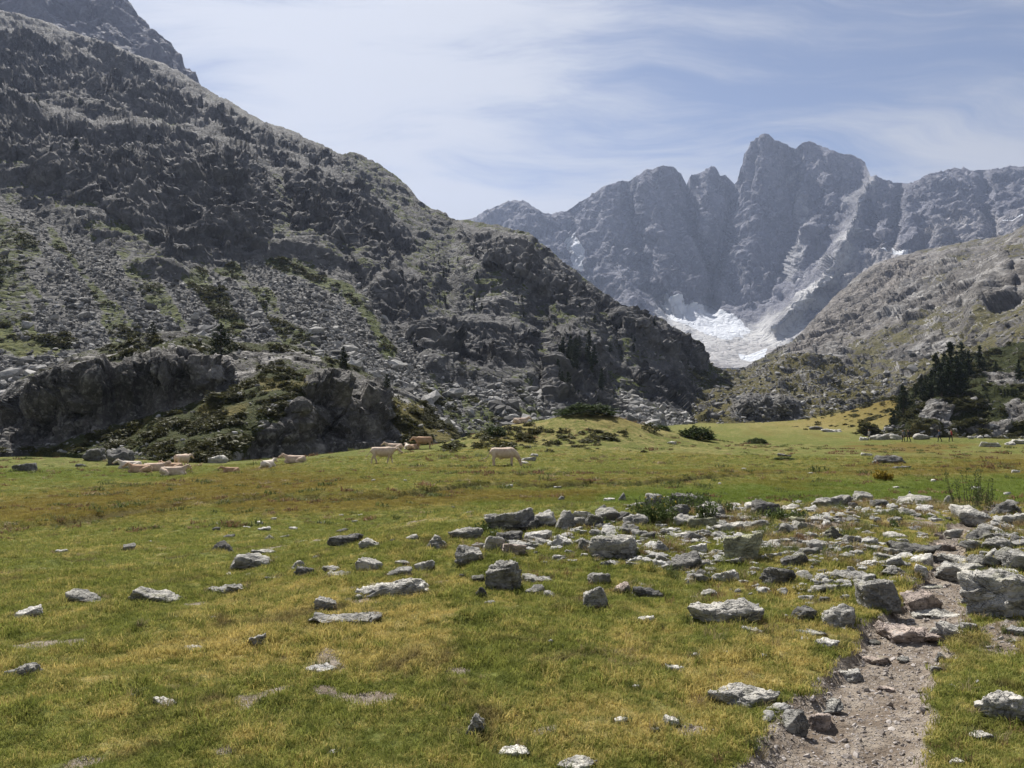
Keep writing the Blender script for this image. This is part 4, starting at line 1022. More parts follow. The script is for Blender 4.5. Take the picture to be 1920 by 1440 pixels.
# --- gravel on the path
M_GRIT, _b, _p, _o = new_mat('path_gravel')
_oi = _b.n('ShaderNodeObjectInfo')
_geo = _b.n('ShaderNodeNewGeometry')
_n2 = _b.noise(_geo.outputs['Position'], 120.0, 3.0)
_c = _b.mix(_oi.outputs['Random'], (0.20, 0.175, 0.155), (0.52, 0.48, 0.45))
_b.put(_p.inputs['Base Color'], _b.mix(_b.math('MULTIPLY', _n2, 0.5), _c, (0.12, 0.10, 0.09)))
def variant_rocks(n, level, mat, seed, flat=0.6):
    out = []
    for i in range(n):
        k = ['block', 'wedge', 'slab', 'round', 'point', 'block', 'wedge', 'slab'][i % 8]
        P, Fc = rock_shape(k, seed + i, level, (1, .8, flat), 1.3)
        me = raw_mesh('block', P, Fc, False); me.materials.append(mat)
        out.append(me)
    return out
def path_gravel():
    r = RS(5)
    n = 26000
    x = r.uniform(0.5, 6.0, n * 3); y = 2.0 + 10 * r.rand(n * 3) ** 1.4
    P = np.stack([x, y, 0 * x], -1); P[:, 2] = G(x, y)
    so = ground_masks(P)['soil']
    keep = np.nonzero(so + r.normal(size=len(so)) * .12 > 0.55)[0][:n]
    P = P[keep]
    s = np.clip(r.lognormal(-4.45, 0.6, len(P)), 0.005, 0.055)
    scatter('gravel', P, r.uniform(0, 6.28, (len(P), 3)) * [.12, .12, 1], np.stack([s, s * r.uniform(.7, 1.1, len(P)), s * r.uniform(.6, 1, len(P))], -1), r.randint(0, 6, len(P)), variant_rocks(6, 1, M_GRIT, 900), 'loose gravel strewn over the dirt path')
path_gravel()

# --- boulder fields on the slopes
M_SCREE, _b, _p, _o = new_mat('scree_block')
_oi = _b.n('ShaderNodeObjectInfo'); _geo = _b.n('ShaderNodeNewGeometry')
_n2 = _b.noise(_geo.outputs['Position'], 1.7, 4.0, 0.65)
_c = _b.mix(_b.ramp(_oi.outputs['Random'], 0.0, 1.0), (0.085, 0.083, 0.080), (0.42, 0.41, 0.395))
_b.put(_p.inputs['Base Color'], _b.mix(_b.ramp(_n2, 0.35, 0.7, 0.0, 0.55), _c, (0.10, 0.098, 0.093)))
SCREE_V = variant_rocks(8, 1, M_SCREE, 1300, .65)
def field(name, patch, weight, n, s0, sig, smax, seed, label, lift=0.12, grade=False):
    r = RS(seed)
    w = weight.ravel().clip(0); w = w / w.sum()
    i = r.choice(len(w), n, p=w)
    nc = patch['PX'].shape[1]
    P = patch['P'].reshape(-1, 3)[i]
    # spread inside the cell
    j = np.minimum(i + 1, len(w) - 1)
    P = P + (patch['P'].reshape(-1, 3)[j] - P) * r.uniform(0, 1, (n, 1))
    s = np.clip(s0 * r.lognormal(0, sig, n), s0 * .25, smax)
    if grade: s = s * np.interp(patch['PY'].ravel()[i], [380, 560, 760], [.6, .85, 1.15])
    P = P + np.array([0, 0, 1]) * (s * lift)[:, None]
    N = patch['N'].reshape(-1, 3)[i]
    rot = np.stack([r.normal(size=n) * .35 - .25, r.normal(size=n) * .35, r.uniform(0, 6.28, n)], -1)
    return scatter(name, P, rot, np.stack([s, s * r.uniform(.6, 1, n), s * r.uniform(.5, 1, n)], -1), r.randint(0, 8, n), SCREE_V, label)
_inv = ((LEFT['PX'] > -120) & (LEFT['PX'] < 1400)) * 1.0
field('scree', LEFT, _inv * (LEFT['m_scree'].clip(0) ** 3 * sstep(300, 420, LEFT['PY']) + 0.045 * (1 - LEFT['cliff']) * sstep(60, 200, LEFT['PX'] * .3 + 100) ), 52000, 0.56, 0.72, 5.0, 41, 'grey boulder field spilling down the long rocky slope', grade=True)
field('slope_rubble', RIGHT, ((RIGHT['PX'] < 2050) & (RIGHT['PY'] > 440)) * (0.3 + sstep(560, 720, RIGHT['PY'])), 2600, 1.7, 0.55, 8.0, 42, 'pale blocks strewn over the slabby mountain flank')
field('moraine_rubble', MORA, (MORA['PX'] < 1740) * (1.0 - .7 * sstep(775, 790, MORA['PY'])), 3200, 1.1, 0.5, 4.0, 43, 'grey rubble covering the moraine steps')
field('knoll_rubble', KNR, (KNR['PX'] < 2050) * (0.25 + sstep(790, 825, KNR['PY'])), 700, 0.7, 0.5, 2.2, 44, 'small pale blocks lying about the wooded knoll')
field('crag_rubble', CRAG, (CRAG['PX'] > -80) * (1 - CRAG['cliff']) * (0.2 + .8 * sstep(825, 850, CRAG['PY'])), 900, 0.36, 0.5, 1.6, 45, 'small pale blocks lying about the craggy knoll')

# --- many small stones between the boulders and in the turf
def small_stones():
    r = RS(51)
    n = 20000
    R = r.uniform(3, 20, n); A = np.radians(r.uniform(-38, 40, n))
    x, y = R * np.sin(A), R * np.cos(A)
    P = np.stack([x, y, G(x, y)], -1)
    px, py = project(P)
    w = 0.9 * pmask(px, py, BAND, 25) + .10 * pmask(px, py, [(1380, 1130), (1920, 1080), (1960, 1440), (1380, 1440)], 30) + .004
    cl = fbm(P * [1, 1, 0], 1.2, 3, .55, 91)
    keep = (r.rand(n) < w * np.clip(.3 + cl * 1.3, .05, 1)) & (path_d(x, y) > path_w(y))
    P = P[keep]; n = len(P)
    s = np.clip(.050 * r.lognormal(0, .6, n), .02, .17)
    me = []
    for i in range(8):
        V, Fc = rock_shape(['block', 'wedge', 'slab', 'round'][i % 4], 1500 + i, 3, (1, .8, .55), 1.9)
        m_ = raw_mesh('stone', V, Fc, True); m_.materials.append(M_LOOSE); me.append(m_)
    scatter('small_stones', P + np.array([0, 0, .006]), np.stack([r.normal(size=n) * .2, r.normal(size=n) * .2, r.uniform(0, 6.28, n)], -1), np.stack([s, s, s * r.uniform(.6, 1, n)], -1), r.randint(0, 8, n), me, 'small pale stones strewn between the boulders')
M_LOOSE, _b, _p, _o = new_mat('loose_stone')
_oi = _b.n('ShaderNodeObjectInfo'); _geo = _b.n('ShaderNodeNewGeometry')
_n2 = _b.noise(_geo.outputs['Position'], 28.0, 4.0, 0.65)
_c = _b.mix(_oi.outputs['Random'], (0.17, 0.165, 0.155), (0.50, 0.49, 0.465))
_b.put(_p.inputs['Base Color'], _b.mix(_b.ramp(_n2, 0.46, 0.66, 0.0, 0.7), _c, (0.09, 0.088, 0.082)))
_n3 = _b.noise(_b.mapping(_geo.outputs['Position'], rot=(.3, .2, .4), scale=(1, 1, 4)), 9.0, 5.0, .65, .6)
_bp = _b.n('ShaderNodeBump'); _bp.inputs['Strength'].default_value = .9; _bp.inputs['Distance'].default_value = 1.0
_b.link(_b.math('ADD', _b.math('MULTIPLY', _n2, .018), _b.math('MULTIPLY', _n3, .04)), _bp.inputs['Height']); _b.link(_bp.outputs[0], _p.inputs['Normal'])
small_stones()
def stone_rubble():
    r = RS(53); n = 5200
    R_ = r.uniform(5, 17, n); A = np.radians(r.uniform(-6, 41, n))
    x, y = R_ * np.sin(A), R_ * np.cos(A)
    P = np.stack([x, y, G(x, y)], -1); px, py = project(P)
    w = .9 * pmask(px, py, BAND, 20) + .5 * pmask(px, py, [(1560, 1010), (1920, 980), (1930, 1110), (1640, 1120)], 20)
    cl = fbm(P * [1, 1, 0], .9, 3, .55, 94)
    bad = np.zeros(n, bool)
    for cx, cy, a, c_ in FOOTPRINTS:
        if cy < 20: bad |= ((x - cx) / (a * .9)) ** 2 + ((y - cy) / (c_ * .9)) ** 2 < 1
    keep = (r.rand(n) < w * np.clip(.35 + cl, .06, 1)) & ~bad & (path_d(x, y) > path_w(y) * 1.2)
    P = P[keep]; n = len(P)
    s_ = np.clip(.15 * r.lognormal(0, .38, n), .08, .36)
    me = []
    for i in range(10):
        V, Fc = rock_shape(['slab', 'wedge', 'block', 'slab', 'wedge'][i % 5], 1700 + i, 3, (1, .75, .36), 1.15)
        m_ = raw_mesh('stone', V, Fc, True); m_.materials.append(M_LOOSE); me.append(m_)
    scatter('stone_rubble', P + np.array([0, 0, .012]), np.stack([r.normal(size=n) * .16, r.normal(size=n) * .16, r.uniform(0, 6.28, n)], -1), np.stack([s_, s_, s_ * r.uniform(.7, 1.3, n)], -1), r.randint(0, 10, n), me, 'flat pale rubble packed between the boulders of the rise')
stone_rubble()
# ------------------------------------------------------------------ grass
def blade_material(name, dry_shift=0.0, inst=True, straw=None):
    m, b, p, out = new_mat(name)
    geo = b.n('ShaderNodeNewGeometry'); oi = b.n('ShaderNodeObjectInfo')
    if straw:
        n = b.noise(geo.outputs['Position'], 25.0, 2.0)
        c = b.mix(b.math('ADD', b.math('MULTIPLY', n, .5), b.math('MULTIPLY', oi.outputs['Random'], .5)), *straw)
    else:
        d = b.n('ShaderNodeAttribute', attribute_name='dry', attribute_type='INSTANCER').outputs['Fac']
        lu = b.n('ShaderNodeAttribute', attribute_name='lush', attribute_type='INSTANCER').outputs['Fac']
        br = b.n('ShaderNodeAttribute', attribute_name='brown', attribute_type='INSTANCER').outputs['Fac']
        jit = b.math('MULTIPLY_ADD', oi.outputs['Random'], 0.22, -0.11 + dry_shift)
        c, _ = turf_nodes(b, geo.outputs['Position'], b.math('ADD', d, jit), br, lu)
        c = b.mix(1.0, c, (1.95, 1.9, 1.6), 'MULTIPLY')
    b.put(p.inputs['Base Color'], c)
    p.inputs['Roughness'].default_value = 0.6
    p.inputs['Specular IOR Level'].default_value = 0.08
    tr = b.n('ShaderNodeBsdfTranslucent'); b.link(c, tr.inputs[0])
    mx = b.n('ShaderNodeMixShader'); mx.inputs[0].default_value = 0.38
    b.link(p.outputs[0], mx.inputs[1]); b.link(tr.outputs[0], mx.inputs[2]); b.link(mx.outputs[0], out.inputs[0])
    return m

def tuft_mesh(name, seed, n, h, spread, width, lean, mat):
    r = RS(seed)
    V, Fc = [], []
    for k in range(n):
        a = r.uniform(0, 6.28); rr = spread * math.sqrt(r.rand())
        base = np.array([math.cos(a) * rr, math.sin(a) * rr, -0.01])
        hh = h * r.uniform(.5, 1.15)
        la = r.uniform(0, 6.28); ln = hh * lean * r.uniform(.2, 1.2)
        d = np.array([math.cos(la), math.sin(la), 0]); side = np.array([-d[1], d[0], 0])
        fa = r.uniform(-.8, .8); side = side * math.cos(fa) + d * math.sin(fa)
        w = width * r.uniform(.7, 1.3)
        i = len(V)
        m = base + d * ln * .3 + np.array([0, 0, hh * .6]); t = base + d * ln + np.array([0, 0, hh * (1 - .35 * lean * r.rand())])
        V += [base - side * w, base + side * w, m + side * w * .8, m - side * w * .8, t]
        Fc += [(i, i + 1, i + 2), (i, i + 2, i + 3), (i + 3, i + 2, i + 4)]
    me = raw_mesh(name, np.array(V), np.array(Fc), True); me.materials.append(mat)
    return me

M_BLADE = blade_material('turf_blades')
M_STRAW = blade_material('straw_blades', straw=((0.20, 0.150, 0.075), (0.40, 0.33, 0.19)))
M_RUSSET = blade_material('russet_blades', straw=((0.105, 0.060, 0.032), (0.24, 0.155, 0.085)))
M_LONG = blade_material('long_green_blades', straw=((0.060, 0.085, 0.022), (0.150, 0.165, 0.055)))

def in_rock(x, y, grow=0.0):
    bad = np.zeros(len(x), bool)
    for cx, cy, a, c in FOOTPRINTS:
        if cy > 30: continue
        bad |= ((x - cx) / (a + grow)) ** 2 + ((y - cy) / (c + grow)) ** 2 < 1
    return bad

def build_turf():
    r = RS(8)
    n = 275000
    R = np.concatenate([r.uniform(2.4, 12, int(n * .46)), r.uniform(12, 34, int(n * .26)), 34 + 46 * r.rand(n - int(n * .46) - int(n * .26)) ** 1.5])
    A = np.radians(r.uniform(-1, 1, n) * np.interp(R, [2.4, 6, 14], [64, 52, 41]))
    x, y = R * np.sin(A), R * np.cos(A)
    P = np.stack([x, y, G(x, y)], -1)
    mk = ground_masks(P)
    clump = fbm(P * [1, 1, 0], 2.0, 3, .55, 61)
    keep = (mk['soil'] + r.normal(size=n) * .10 < 0.50) & ~in_rock(x, y) & (mk['peat'] < .4)
    P, R, clump = P[keep], R[keep], clump[keep]; mk = {k: v[keep] for k, v in mk.items()}
    n = len(P)
    s = r.uniform(.65, 1.2, n) * (1 + .5 * clump) * np.interp(R, [3, 12, 34, 80], [.85, 1.15, 2.0, 3.2])
    long_ = (r.rand(n) < 0.10 + .15 * sstep(.2, .6, clump))
    idx = np.where(long_, r.randint(5, 8, n), r.randint(0, 5, n))
    rot = np.stack([r.normal(size=n) * .12, r.normal(size=n) * .12, r.uniform(0, 6.28, n)], -1)
    me = [tuft_mesh('tuft', 10 + i, 26, 0.040, 0.065, 0.0022, 1.0, M_BLADE) for i in range(5)] + [tuft_mesh('tuft', 40 + i, 14, 0.075, 0.045, 0.0020, .9, M_BLADE) for i in range(3)]
    o = scatter('grass', P, rot, np.stack([s, s, s * r.uniform(.8, 1.25, n)], -1), idx, me, 'short green and yellow alpine turf')
    for k in ('dry', 'lush', 'brown'):
        a = o.data.attributes.new(k, 'FLOAT', 'POINT'); a.data.foreach_set('value', mk[k].astype(np.float32))
build_turf()

def build_coarse_grass():
    """longer bleached grass among the boulders and along the path"""
    r = RS(18)
    n = 42000
    R = r.uniform(3.0, 19, n); A = np.radians(r.uniform(-41, 41, n))
    x, y = R * np.sin(A), R * np.cos(A)
    P = np.stack([x, y, G(x, y)], -1)
    px, py = project(P)
    w = pmask(px, py, [(1200, 960), (1480, 945), (1920, 935), (1960, 1010), (1800, 1020), (1640, 1030), (1400, 1050), (1220, 1010)], 20)
    w = np.maximum(w, .28 * pmask(px, py, [(860, 1020), (1300, 960), (1500, 1120), (1300, 1130), (900, 1080)], 20))
    w = np.maximum(w, .20 * pmask(px, py, [(1300, 1200), (1560, 1150), (1480, 1330), (1440, 1440), (1200, 1440)], 30))
    w = np.maximum(w, .30 * pmask(px, py, [(1760, 1230), (1920, 1210), (1960, 1440), (1760, 1440)], 20))
    cl = fbm(P * [1, 1, 0], 1.4, 3, .55, 66)
    spots = fbm(P * [1, 1, 0], 1.1, 4, .6, 69); w = np.maximum(w, .75 * sstep(.42, .62, spots))
    keep = (r.rand(n) < w * (0.35 + cl * 1.2)) & ~in_rock(x, y) & (path_d(x, y) > path_w(y) * 1.1)
    P, R, cl = P[keep], R[keep], cl[keep]; n = len(P)
    s = r.uniform(.6, 1.25, n) * np.interp(R, [3, 9, 18], [.45, .9, 1.15]) * np.where(spots[keep] > .42, .62, 1.0)
    kind = fbm(P * [1, 1, 0], .9, 2, .5, 67) + r.normal(size=n) * .18
    idx = np.where(kind > .22, r.randint(4, 6, n), np.where(kind > -.12, r.randint(0, 2, n), r.randint(2, 4, n)))
    me = [tuft_mesh('t', 70 + i, 22, .13, .05, .0024, 1.0, M_STRAW) for i in range(2)] + [tuft_mesh('t', 80 + i, 22, .14, .05, .0026, .9, M_LONG) for i in range(2)] + [tuft_mesh('t', 90 + i, 22, .11, .05, .0024, 1.0, M_RUSSET) for i in range(2)]
    scatter('coarse_grass', P, np.stack([r.normal(size=n) * .15, r.normal(size=n) * .15, r.uniform(0, 6.28, n)], -1), np.stack([s, s, s], -1), idx, me, 'long bleached and russet grass between the boulders')
build_coarse_grass()

def build_rock_skirts():
    """longer grass growing up around the feet of the boulders"""
    r = RS(38); P = []
    for cx, cy, a, c in FOOTPRINTS:
        if cy > 19: continue
        m = int(6 + 70 * a)
        th = r.uniform(0, 6.28, m); k = r.uniform(.98, 1.16, m)
        P.append(np.stack([cx + np.cos(th) * a * 1.04 * k, cy + np.sin(th) * c * 1.04 * k], -1))
    P = np.concatenate(P); P = np.concatenate([P, G(P[:, 0], P[:, 1])[:, None]], 1)
    keep = (path_d(P[:, 0], P[:, 1]) > path_w(P[:, 1]) * 1.05); P = P[keep]; n = len(P)
    s = r.uniform(.5, 1.15, n) * np.interp(P[:, 1], [3, 14], [.65, 1.0])
    me = [tuft_mesh('t', 270, 18, .10, .045, .0024, .9, M_LONG), tuft_mesh('t', 271, 18, .09, .045, .0024, 1.0, M_LONG), tuft_mesh('t', 272, 16, .10, .04, .0024, 1.0, M_STRAW), tuft_mesh('t', 273, 16, .07, .04, .0024, 1.0, M_RUSSET)]
    scatter('boulder_grass', P, np.stack([r.normal(size=n) * .2, r.normal(size=n) * .2, r.uniform(0, 6.28, n)], -1), np.stack([s, s, s], -1), r.choice(4, n, p=[.36, .30, .20, .14]), me, 'longer grass growing round the feet of the boulders')
build_rock_skirts()

def build_hummocks():
    """coarse tussocks and peat hummocks out on the meadow"""
    r = RS(28)
    n = 16000
    R = 24 + 100 * r.rand(n) ** 1.3; A = np.radians(r.uniform(-38, 38, n))
    x, y = R * np.sin(A), R * np.cos(A)
    P = np.stack([x, y, G(x, y)], -1)
    ds = line_d(x, y, STREAM)
    cl = fbm(P * [.5, 1, 0], .22, 4, .6, 68)
    keep = r.rand(n) < np.clip(cl * 1.5 - .1, .03, 1) + .5 * ((ds > 1.2) & (ds < 2.2))
    P, R = P[keep], R[keep]; n = len(P)
    s = r.lognormal(.55, .35, n) * np.interp(R, [24, 120], [.8, 1.6])
    me = [tuft_mesh('t', 170, 40, .10, .10, .006, .9, M_LONG), tuft_mesh('t', 171, 40, .09, .10, .006, 1.0, M_RUSSET), tuft_mesh('t', 172, 40, .08, .12, .006, 1.0, M_LONG), tuft_mesh('t', 173, 40, .08, .10, .006, 1.0, M_STRAW)]
    scatter('tussocks', P, np.stack([r.normal(size=n) * .15, r.normal(size=n) * .15, r.uniform(0, 6.28, n)], -1), np.stack([s * 1.5, s, s * .8], -1), r.choice(4, n, p=[.34, .34, .22, .10]), me, 'dark tussocks and hummocks out on the meadow')
build_hummocks()

# ------------------------------------------------------------------ leaves, shrubs and trees
def leaf_material(name, lo, hi, trans=0.25):
    m, b, p, out = new_mat(name)
    geo = b.n('ShaderNodeNewGeometry'); oi = b.n('ShaderNodeObjectInfo')
    n = b.noise(geo.outputs['Position'], 3.0, 3.0)
    f = b.math('ADD', b.math('MULTIPLY', geo.outputs['Random Per Island'], .55), b.math('MULTIPLY', n, .45))
    c = b.mix(f, lo, hi)
    b.put(p.inputs['Base Color'], c); p.inputs['Roughness'].default_value = .55
    tr = b.n('ShaderNodeBsdfTranslucent'); b.link(c, tr.inputs[0])
    mx = b.n('ShaderNodeMixShader'); mx.inputs[0].default_value = trans
    b.link(p.outputs[0], mx.inputs[1]); b.link(tr.outputs[0], mx.inputs[2]); b.link(mx.outputs[0], out.inputs[0])
    return m
M_NEEDLE = leaf_material('pine_needles', (0.014, 0.021, 0.010), (0.045, 0.060, 0.027), .18)
M_JUNI = leaf_material('juniper_needles', (0.025, 0.042, 0.012), (0.075, 0.105, 0.030), .2)
M_HEATH = leaf_material('heath_leaves', (0.032, 0.038, 0.014), (0.105, 0.098, 0.036), .25)
M_LEAF = leaf_material('herb_leaves', (0.040, 0.062, 0.020), (0.130, 0.165, 0.060), .35)
M_FLOWER = leaf_material('yellow_petals', (0.50, 0.38, 0.03), (0.65, 0.52, 0.08), .3)
M_BARK, _b, _p, _o = new_mat('bark')
_b.put(_p.inputs['Base Color'], _b.mix(_b.noise(_b.n('ShaderNodeNewGeometry').outputs['Position'], 9.0, 4.0), (0.055, 0.042, 0.032), (0.13, 0.105, 0.085)))

def cards(C, size, r, n_each=1, elong=1.6, up=None):
    """small bent leaf faces at the points C"""
    C = np.repeat(C, n_each, 0)
    n = len(C)
    s = np.repeat(np.broadcast_to(size, (n // n_each,)), n_each) * r.uniform(.6, 1.2, n)
    a = unit(r.normal(size=(n, 3)) + (0 if up is None else np.repeat(up, n_each, 0) * 1.3)); b = unit(np.cross(a, r.normal(size=(n, 3))))
    c = np.cross(a, b)
    C = C + r.normal(size=(n, 3)) * (s * .35)[:, None]
    V = np.stack([C - a * (s * elong / 2)[:, None], C + b * (s / 2)[:, None] * .7 + c * (s * .15)[:, None], C + a * (s * elong / 2)[:, None], C - b * (s / 2)[:, None] * .7 + c * (s * .15)[:, None]], 1).reshape(-1, 3)
    return V, np.arange(n * 4).reshape(-1, 4)

def tube(pts, radii, sides=7):
    pts = np.asarray(pts, float)
    V, Fc = [], []
    for i, p in enumerate(pts):
        d = unit(pts[min(i + 1, len(pts) - 1)] - pts[max(i - 1, 0)])
        s = unit(np.cross(d, [0.3, 0.9, 0.2])); t = np.cross(d, s)
        for k in range(sides):
            a = 6.2832 * k / sides
            V.append(p + (s * math.cos(a) + t * math.sin(a)) * radii[i])
    for i in range(len(pts) - 1):
        for k in range(sides):
            k2 = (k + 1) % sides
            Fc.append((i * sides + k, i * sides + k2, (i + 1) * sides + k2, (i + 1) * sides + k))
    return np.array(V), np.array(Fc)

def join(parts):
    V, Fc, o = [], [], 0
    for v, f in parts:
        V.append(v); Fc.append(np.asarray(f) + o); o += len(v)
    return np.concatenate(V), np.concatenate(Fc)

def pine_meshes(seed, width=0.36, sparse=1.0, n=620):
    """unit-high mountain pine: trunk with limbs, and needle clumps"""
    r = RS(seed)
    lean = r.normal(size=2) * .025
    ts = np.linspace(0, .96, 8)
    tp = np.stack([lean[0] * ts ** 2 + .006 * np.sin(ts * 9), lean[1] * ts ** 2, ts], -1)
    wood = [tube(tp, .022 * (1 - ts) + .004)]
    C, sz, U = [], [], []
    nl = 26
    for k in range(nl):
        h = .07 + .86 * (k + r.rand()) / nl
        a = k * 2.4 + r.uniform(-.5, .5)
        L = width * (1 - h) ** .62 * r.uniform(.65, 1.12) * (1 if h > .18 else .75)
        b0 = np.array([lean[0] * h * h, lean[1] * h * h, h])
        d = np.array([math.cos(a), math.sin(a), r.uniform(-.05, .35)])
        wood.append(tube([b0, b0 + d * L * .55, b0 + d * L + [0, 0, L * .18]], [.007 * (1 - h) + .003, .004, .0015], 4))
        m = int(n / nl * (1.5 - h))
        t = r.uniform(.15, 1.05, m)
        c = b0 + d * (L * t)[:, None] + r.normal(size=(m, 3)) * (L * .20) * [1, 1, .7] + np.array([0, 0, .018])
        C.append(c); sz.append(np.full(m, .035) * r.uniform(.7, 1.2)); U.append(np.repeat([d + [0, 0, .6]], m, 0))
    tip = np.array([lean[0], lean[1], .97]) + r.normal(size=(40, 3)) * [.02, .02, .03]
    C.append(tip); sz.append(np.full(40, .03)); U.append(np.repeat([[0, 0, 1.]], 40, 0))
    V, Fc = cards(np.concatenate(C), np.concatenate(sz), r, 4, 1.8, np.concatenate(U))
    crown = raw_mesh('crown', V, Fc, True); crown.materials.append(M_NEEDLE)
    Vw, Fw = join(wood)
    trunk = raw_mesh('trunk', Vw, Fw, True); trunk.materials.append(M_BARK)
    return trunk, crown
PINES = [pine_meshes(1, .20), pine_meshes(2, .24), pine_meshes(3, .30), pine_meshes(4, .26), pine_meshes(5, .40), pine_meshes(6, .17, n=420)]

def on_patch(patch, px, py):
    i = np.argmin((patch['PX'] - px) ** 2 + (patch['PY'] - py) ** 2)
    return patch['P'].reshape(-1, 3)[i]

def pine(P, h, v, rz, label, group, wide=1.0, name='pine_tree'):
    e = obj(name, None, None, (P[0], P[1], P[2] - h * .03), (0, 0, rz), (h * wide, h * wide, h))
    e.empty_display_size = .1
    obj('trunk', PINES[v][0], e); obj('crown', PINES[v][1], e)
    tag(e, label, 'tree', group)

_r = RS(31)
for px, base, top, v, wide, lab in (
    (1689, 778, 714, 4, .85, 'broad dark pine standing apart at the edge of the wooded knoll'), (1672, 802, 768, 2, .9, 'small dark pine low on the slope below the broad lone pine'), (1755, 738, 661, 0, .95, 'slender pine in the pine stand on the wooded knoll'),
    (1783, 736, 650, 1, 1.0, None), (1806, 700, 639, 2, 1.0, 'tallest full crowned pine topping the stand on the wooded knoll'), (1818, 704, 655, 1, 1.0, None), (1836, 698, 649, 0, .95, 'narrow spire pine at the uphill end of the pine stand'), (1845, 694, 668, 2, 1.0, None),
    (1779, 744, 688, 2, 1.0, None), (1794, 744, 672, 1, 1.0, None), (1747, 742, 690, 3, 1.05, None), (1738, 740, 700, 2, 1.1, None), (1727, 740, 704, 3, 1.1, None), (1714, 746, 716, 4, .9, 'bushy young pine between the broad lone pine and the stand'),
    (1765, 744, 684, 1, 1.1, None), (1771, 730, 668, 0, 1.1, None), (1800, 738, 684, 2, 1.0, None), (1909, 714, 676, 0, 1.0, 'thin lone pine among boulders high on the wooded knoll'), (1868, 700, 680, 3, 1.0, None), (1640, 805, 790, 2, 1.0, None), (1760, 700, 672, 1, 1., None)):
    P = on_patch(KNR, px, base)
    h = (base - top) * P[1] / F * 1.05
    pine(P, h, v, _r.uniform(0, 6.28), lab or 'dark pine packed inside the dense stand on the wooded knoll', 'pines on the wooded knoll', wide * (1.15 if lab is None else 1.0))
for px, base, top, v, lab in ((415, 672, 603, 4, 'large bushy pine on top of the craggy knoll'), (645, 692, 652, 2, 'dark conical pine on the shoulder of the craggy knoll'), (286, 628, 604, 4, 'small shrubby pine behind the crest of the craggy knoll'), (714, 742, 715, 2, 'slim little pine at the lower end of the craggy knoll')):
    P = on_patch(CRAG, px, base); pine(P, (base - top) * P[1] / F, v, _r.uniform(0, 6.28), lab, None, 1.25 if v == 4 else 1.0)
for k in range(34):       # trees clinging to the rock buttress
    px = _r.uniform(1042, 1142); py = _r.uniform(640, 762)
    if px > 1085 + (py - 620) * .42 + 10: continue
    P = on_patch(LEFT, px, py); pine(P, _r.uniform(20, 40) * P[1] / F, _r.randint(0, 4), _r.uniform(0, 6.28), ('dark pine clinging to the top of the steep rock buttress' if py < 680 else 'dark pine clinging to the lower face of the steep rock buttress'), 'pines on the rock buttress', 1.1)
HILL = [(840, 470), (980, 470), (1120, 570), (1260, 640), (1330, 700), (1300, 780), (1180, 720), (1030, 610), (1000, 580), (860, 580), (760, 560)]
k = 0
while k < 46:
    px, py = _r.uniform(760, 1330), _r.uniform(460, 780)
    if poly_sd(np.array([px]), np.array([py]), HILL)[0] < 0: continue
    P = on_patch(LEFT, px, py); pine(P, _r.uniform(8, 18) * P[1] / F, _r.randint(0, 4), _r.uniform(0, 6.28), ('small lone pine high on the rocky hillside near its crest' if py < 545 else 'small lone pine at the tapering end of the rocky hillside' if px > 1165 else 'small lone pine halfway up the rocky hillside above the dark cliff'), 'small pines on the rocky hillside', 1.1); k += 1
for px, py, h in ((70, 215, 22), (20, 160, 20), (150, 215, 16), (145, 325, 26), (300, 620, 14), (1490, 740, 9), (1470, 690, 8), (1540, 690, 9), (1620, 660, 10)):
    Pt = on_patch(LEFT if px < 1400 else MORA, px, py); pine(Pt, h * Pt[1] / F, 4, _r.uniform(0, 6.28), 'small dark bushy pine on the bare upper slope' if px < 1400 else 'tiny dark pine among the moraine rocks', 'lone bushy pines on bare rock', 1.0)

def bush_mesh(name, seed, mat, n=500, size=.06, flat=1.0):
    """unit dome of leaf clumps, uneven in outline"""
    r = RS(seed)
    d = unit(r.normal(size=(n, 3))); d[:, 2] = np.abs(d[:, 2])
    rad = (.80 + .35 * fbm(d, 2.2, 3, .55, seed)) * r.uniform(.55, 1.0, n) ** .4
    C = d * rad[:, None] * [.5, .5, 1.0 * flat]
    V, Fc = cards(C, np.full(n, size), r, 3, 1.7, d)
    me = raw_mesh(name, V, Fc, True); me.materials.append(mat)
    return me
JUNI = [bush_mesh('crown', 5, M_JUNI, 1500, .045), bush_mesh('crown', 6, M_JUNI, 1500, .05)]
def stems_mesh(seed, n=7):
    r = RS(seed)
    return join([tube([[0, 0, -.05], [math.cos(a) * .2, math.sin(a) * .2, .35], [math.cos(a) * .38, math.sin(a) * .38, .6]], [.012, .008, .003], 4) for a in r.uniform(0, 6.28, n)])
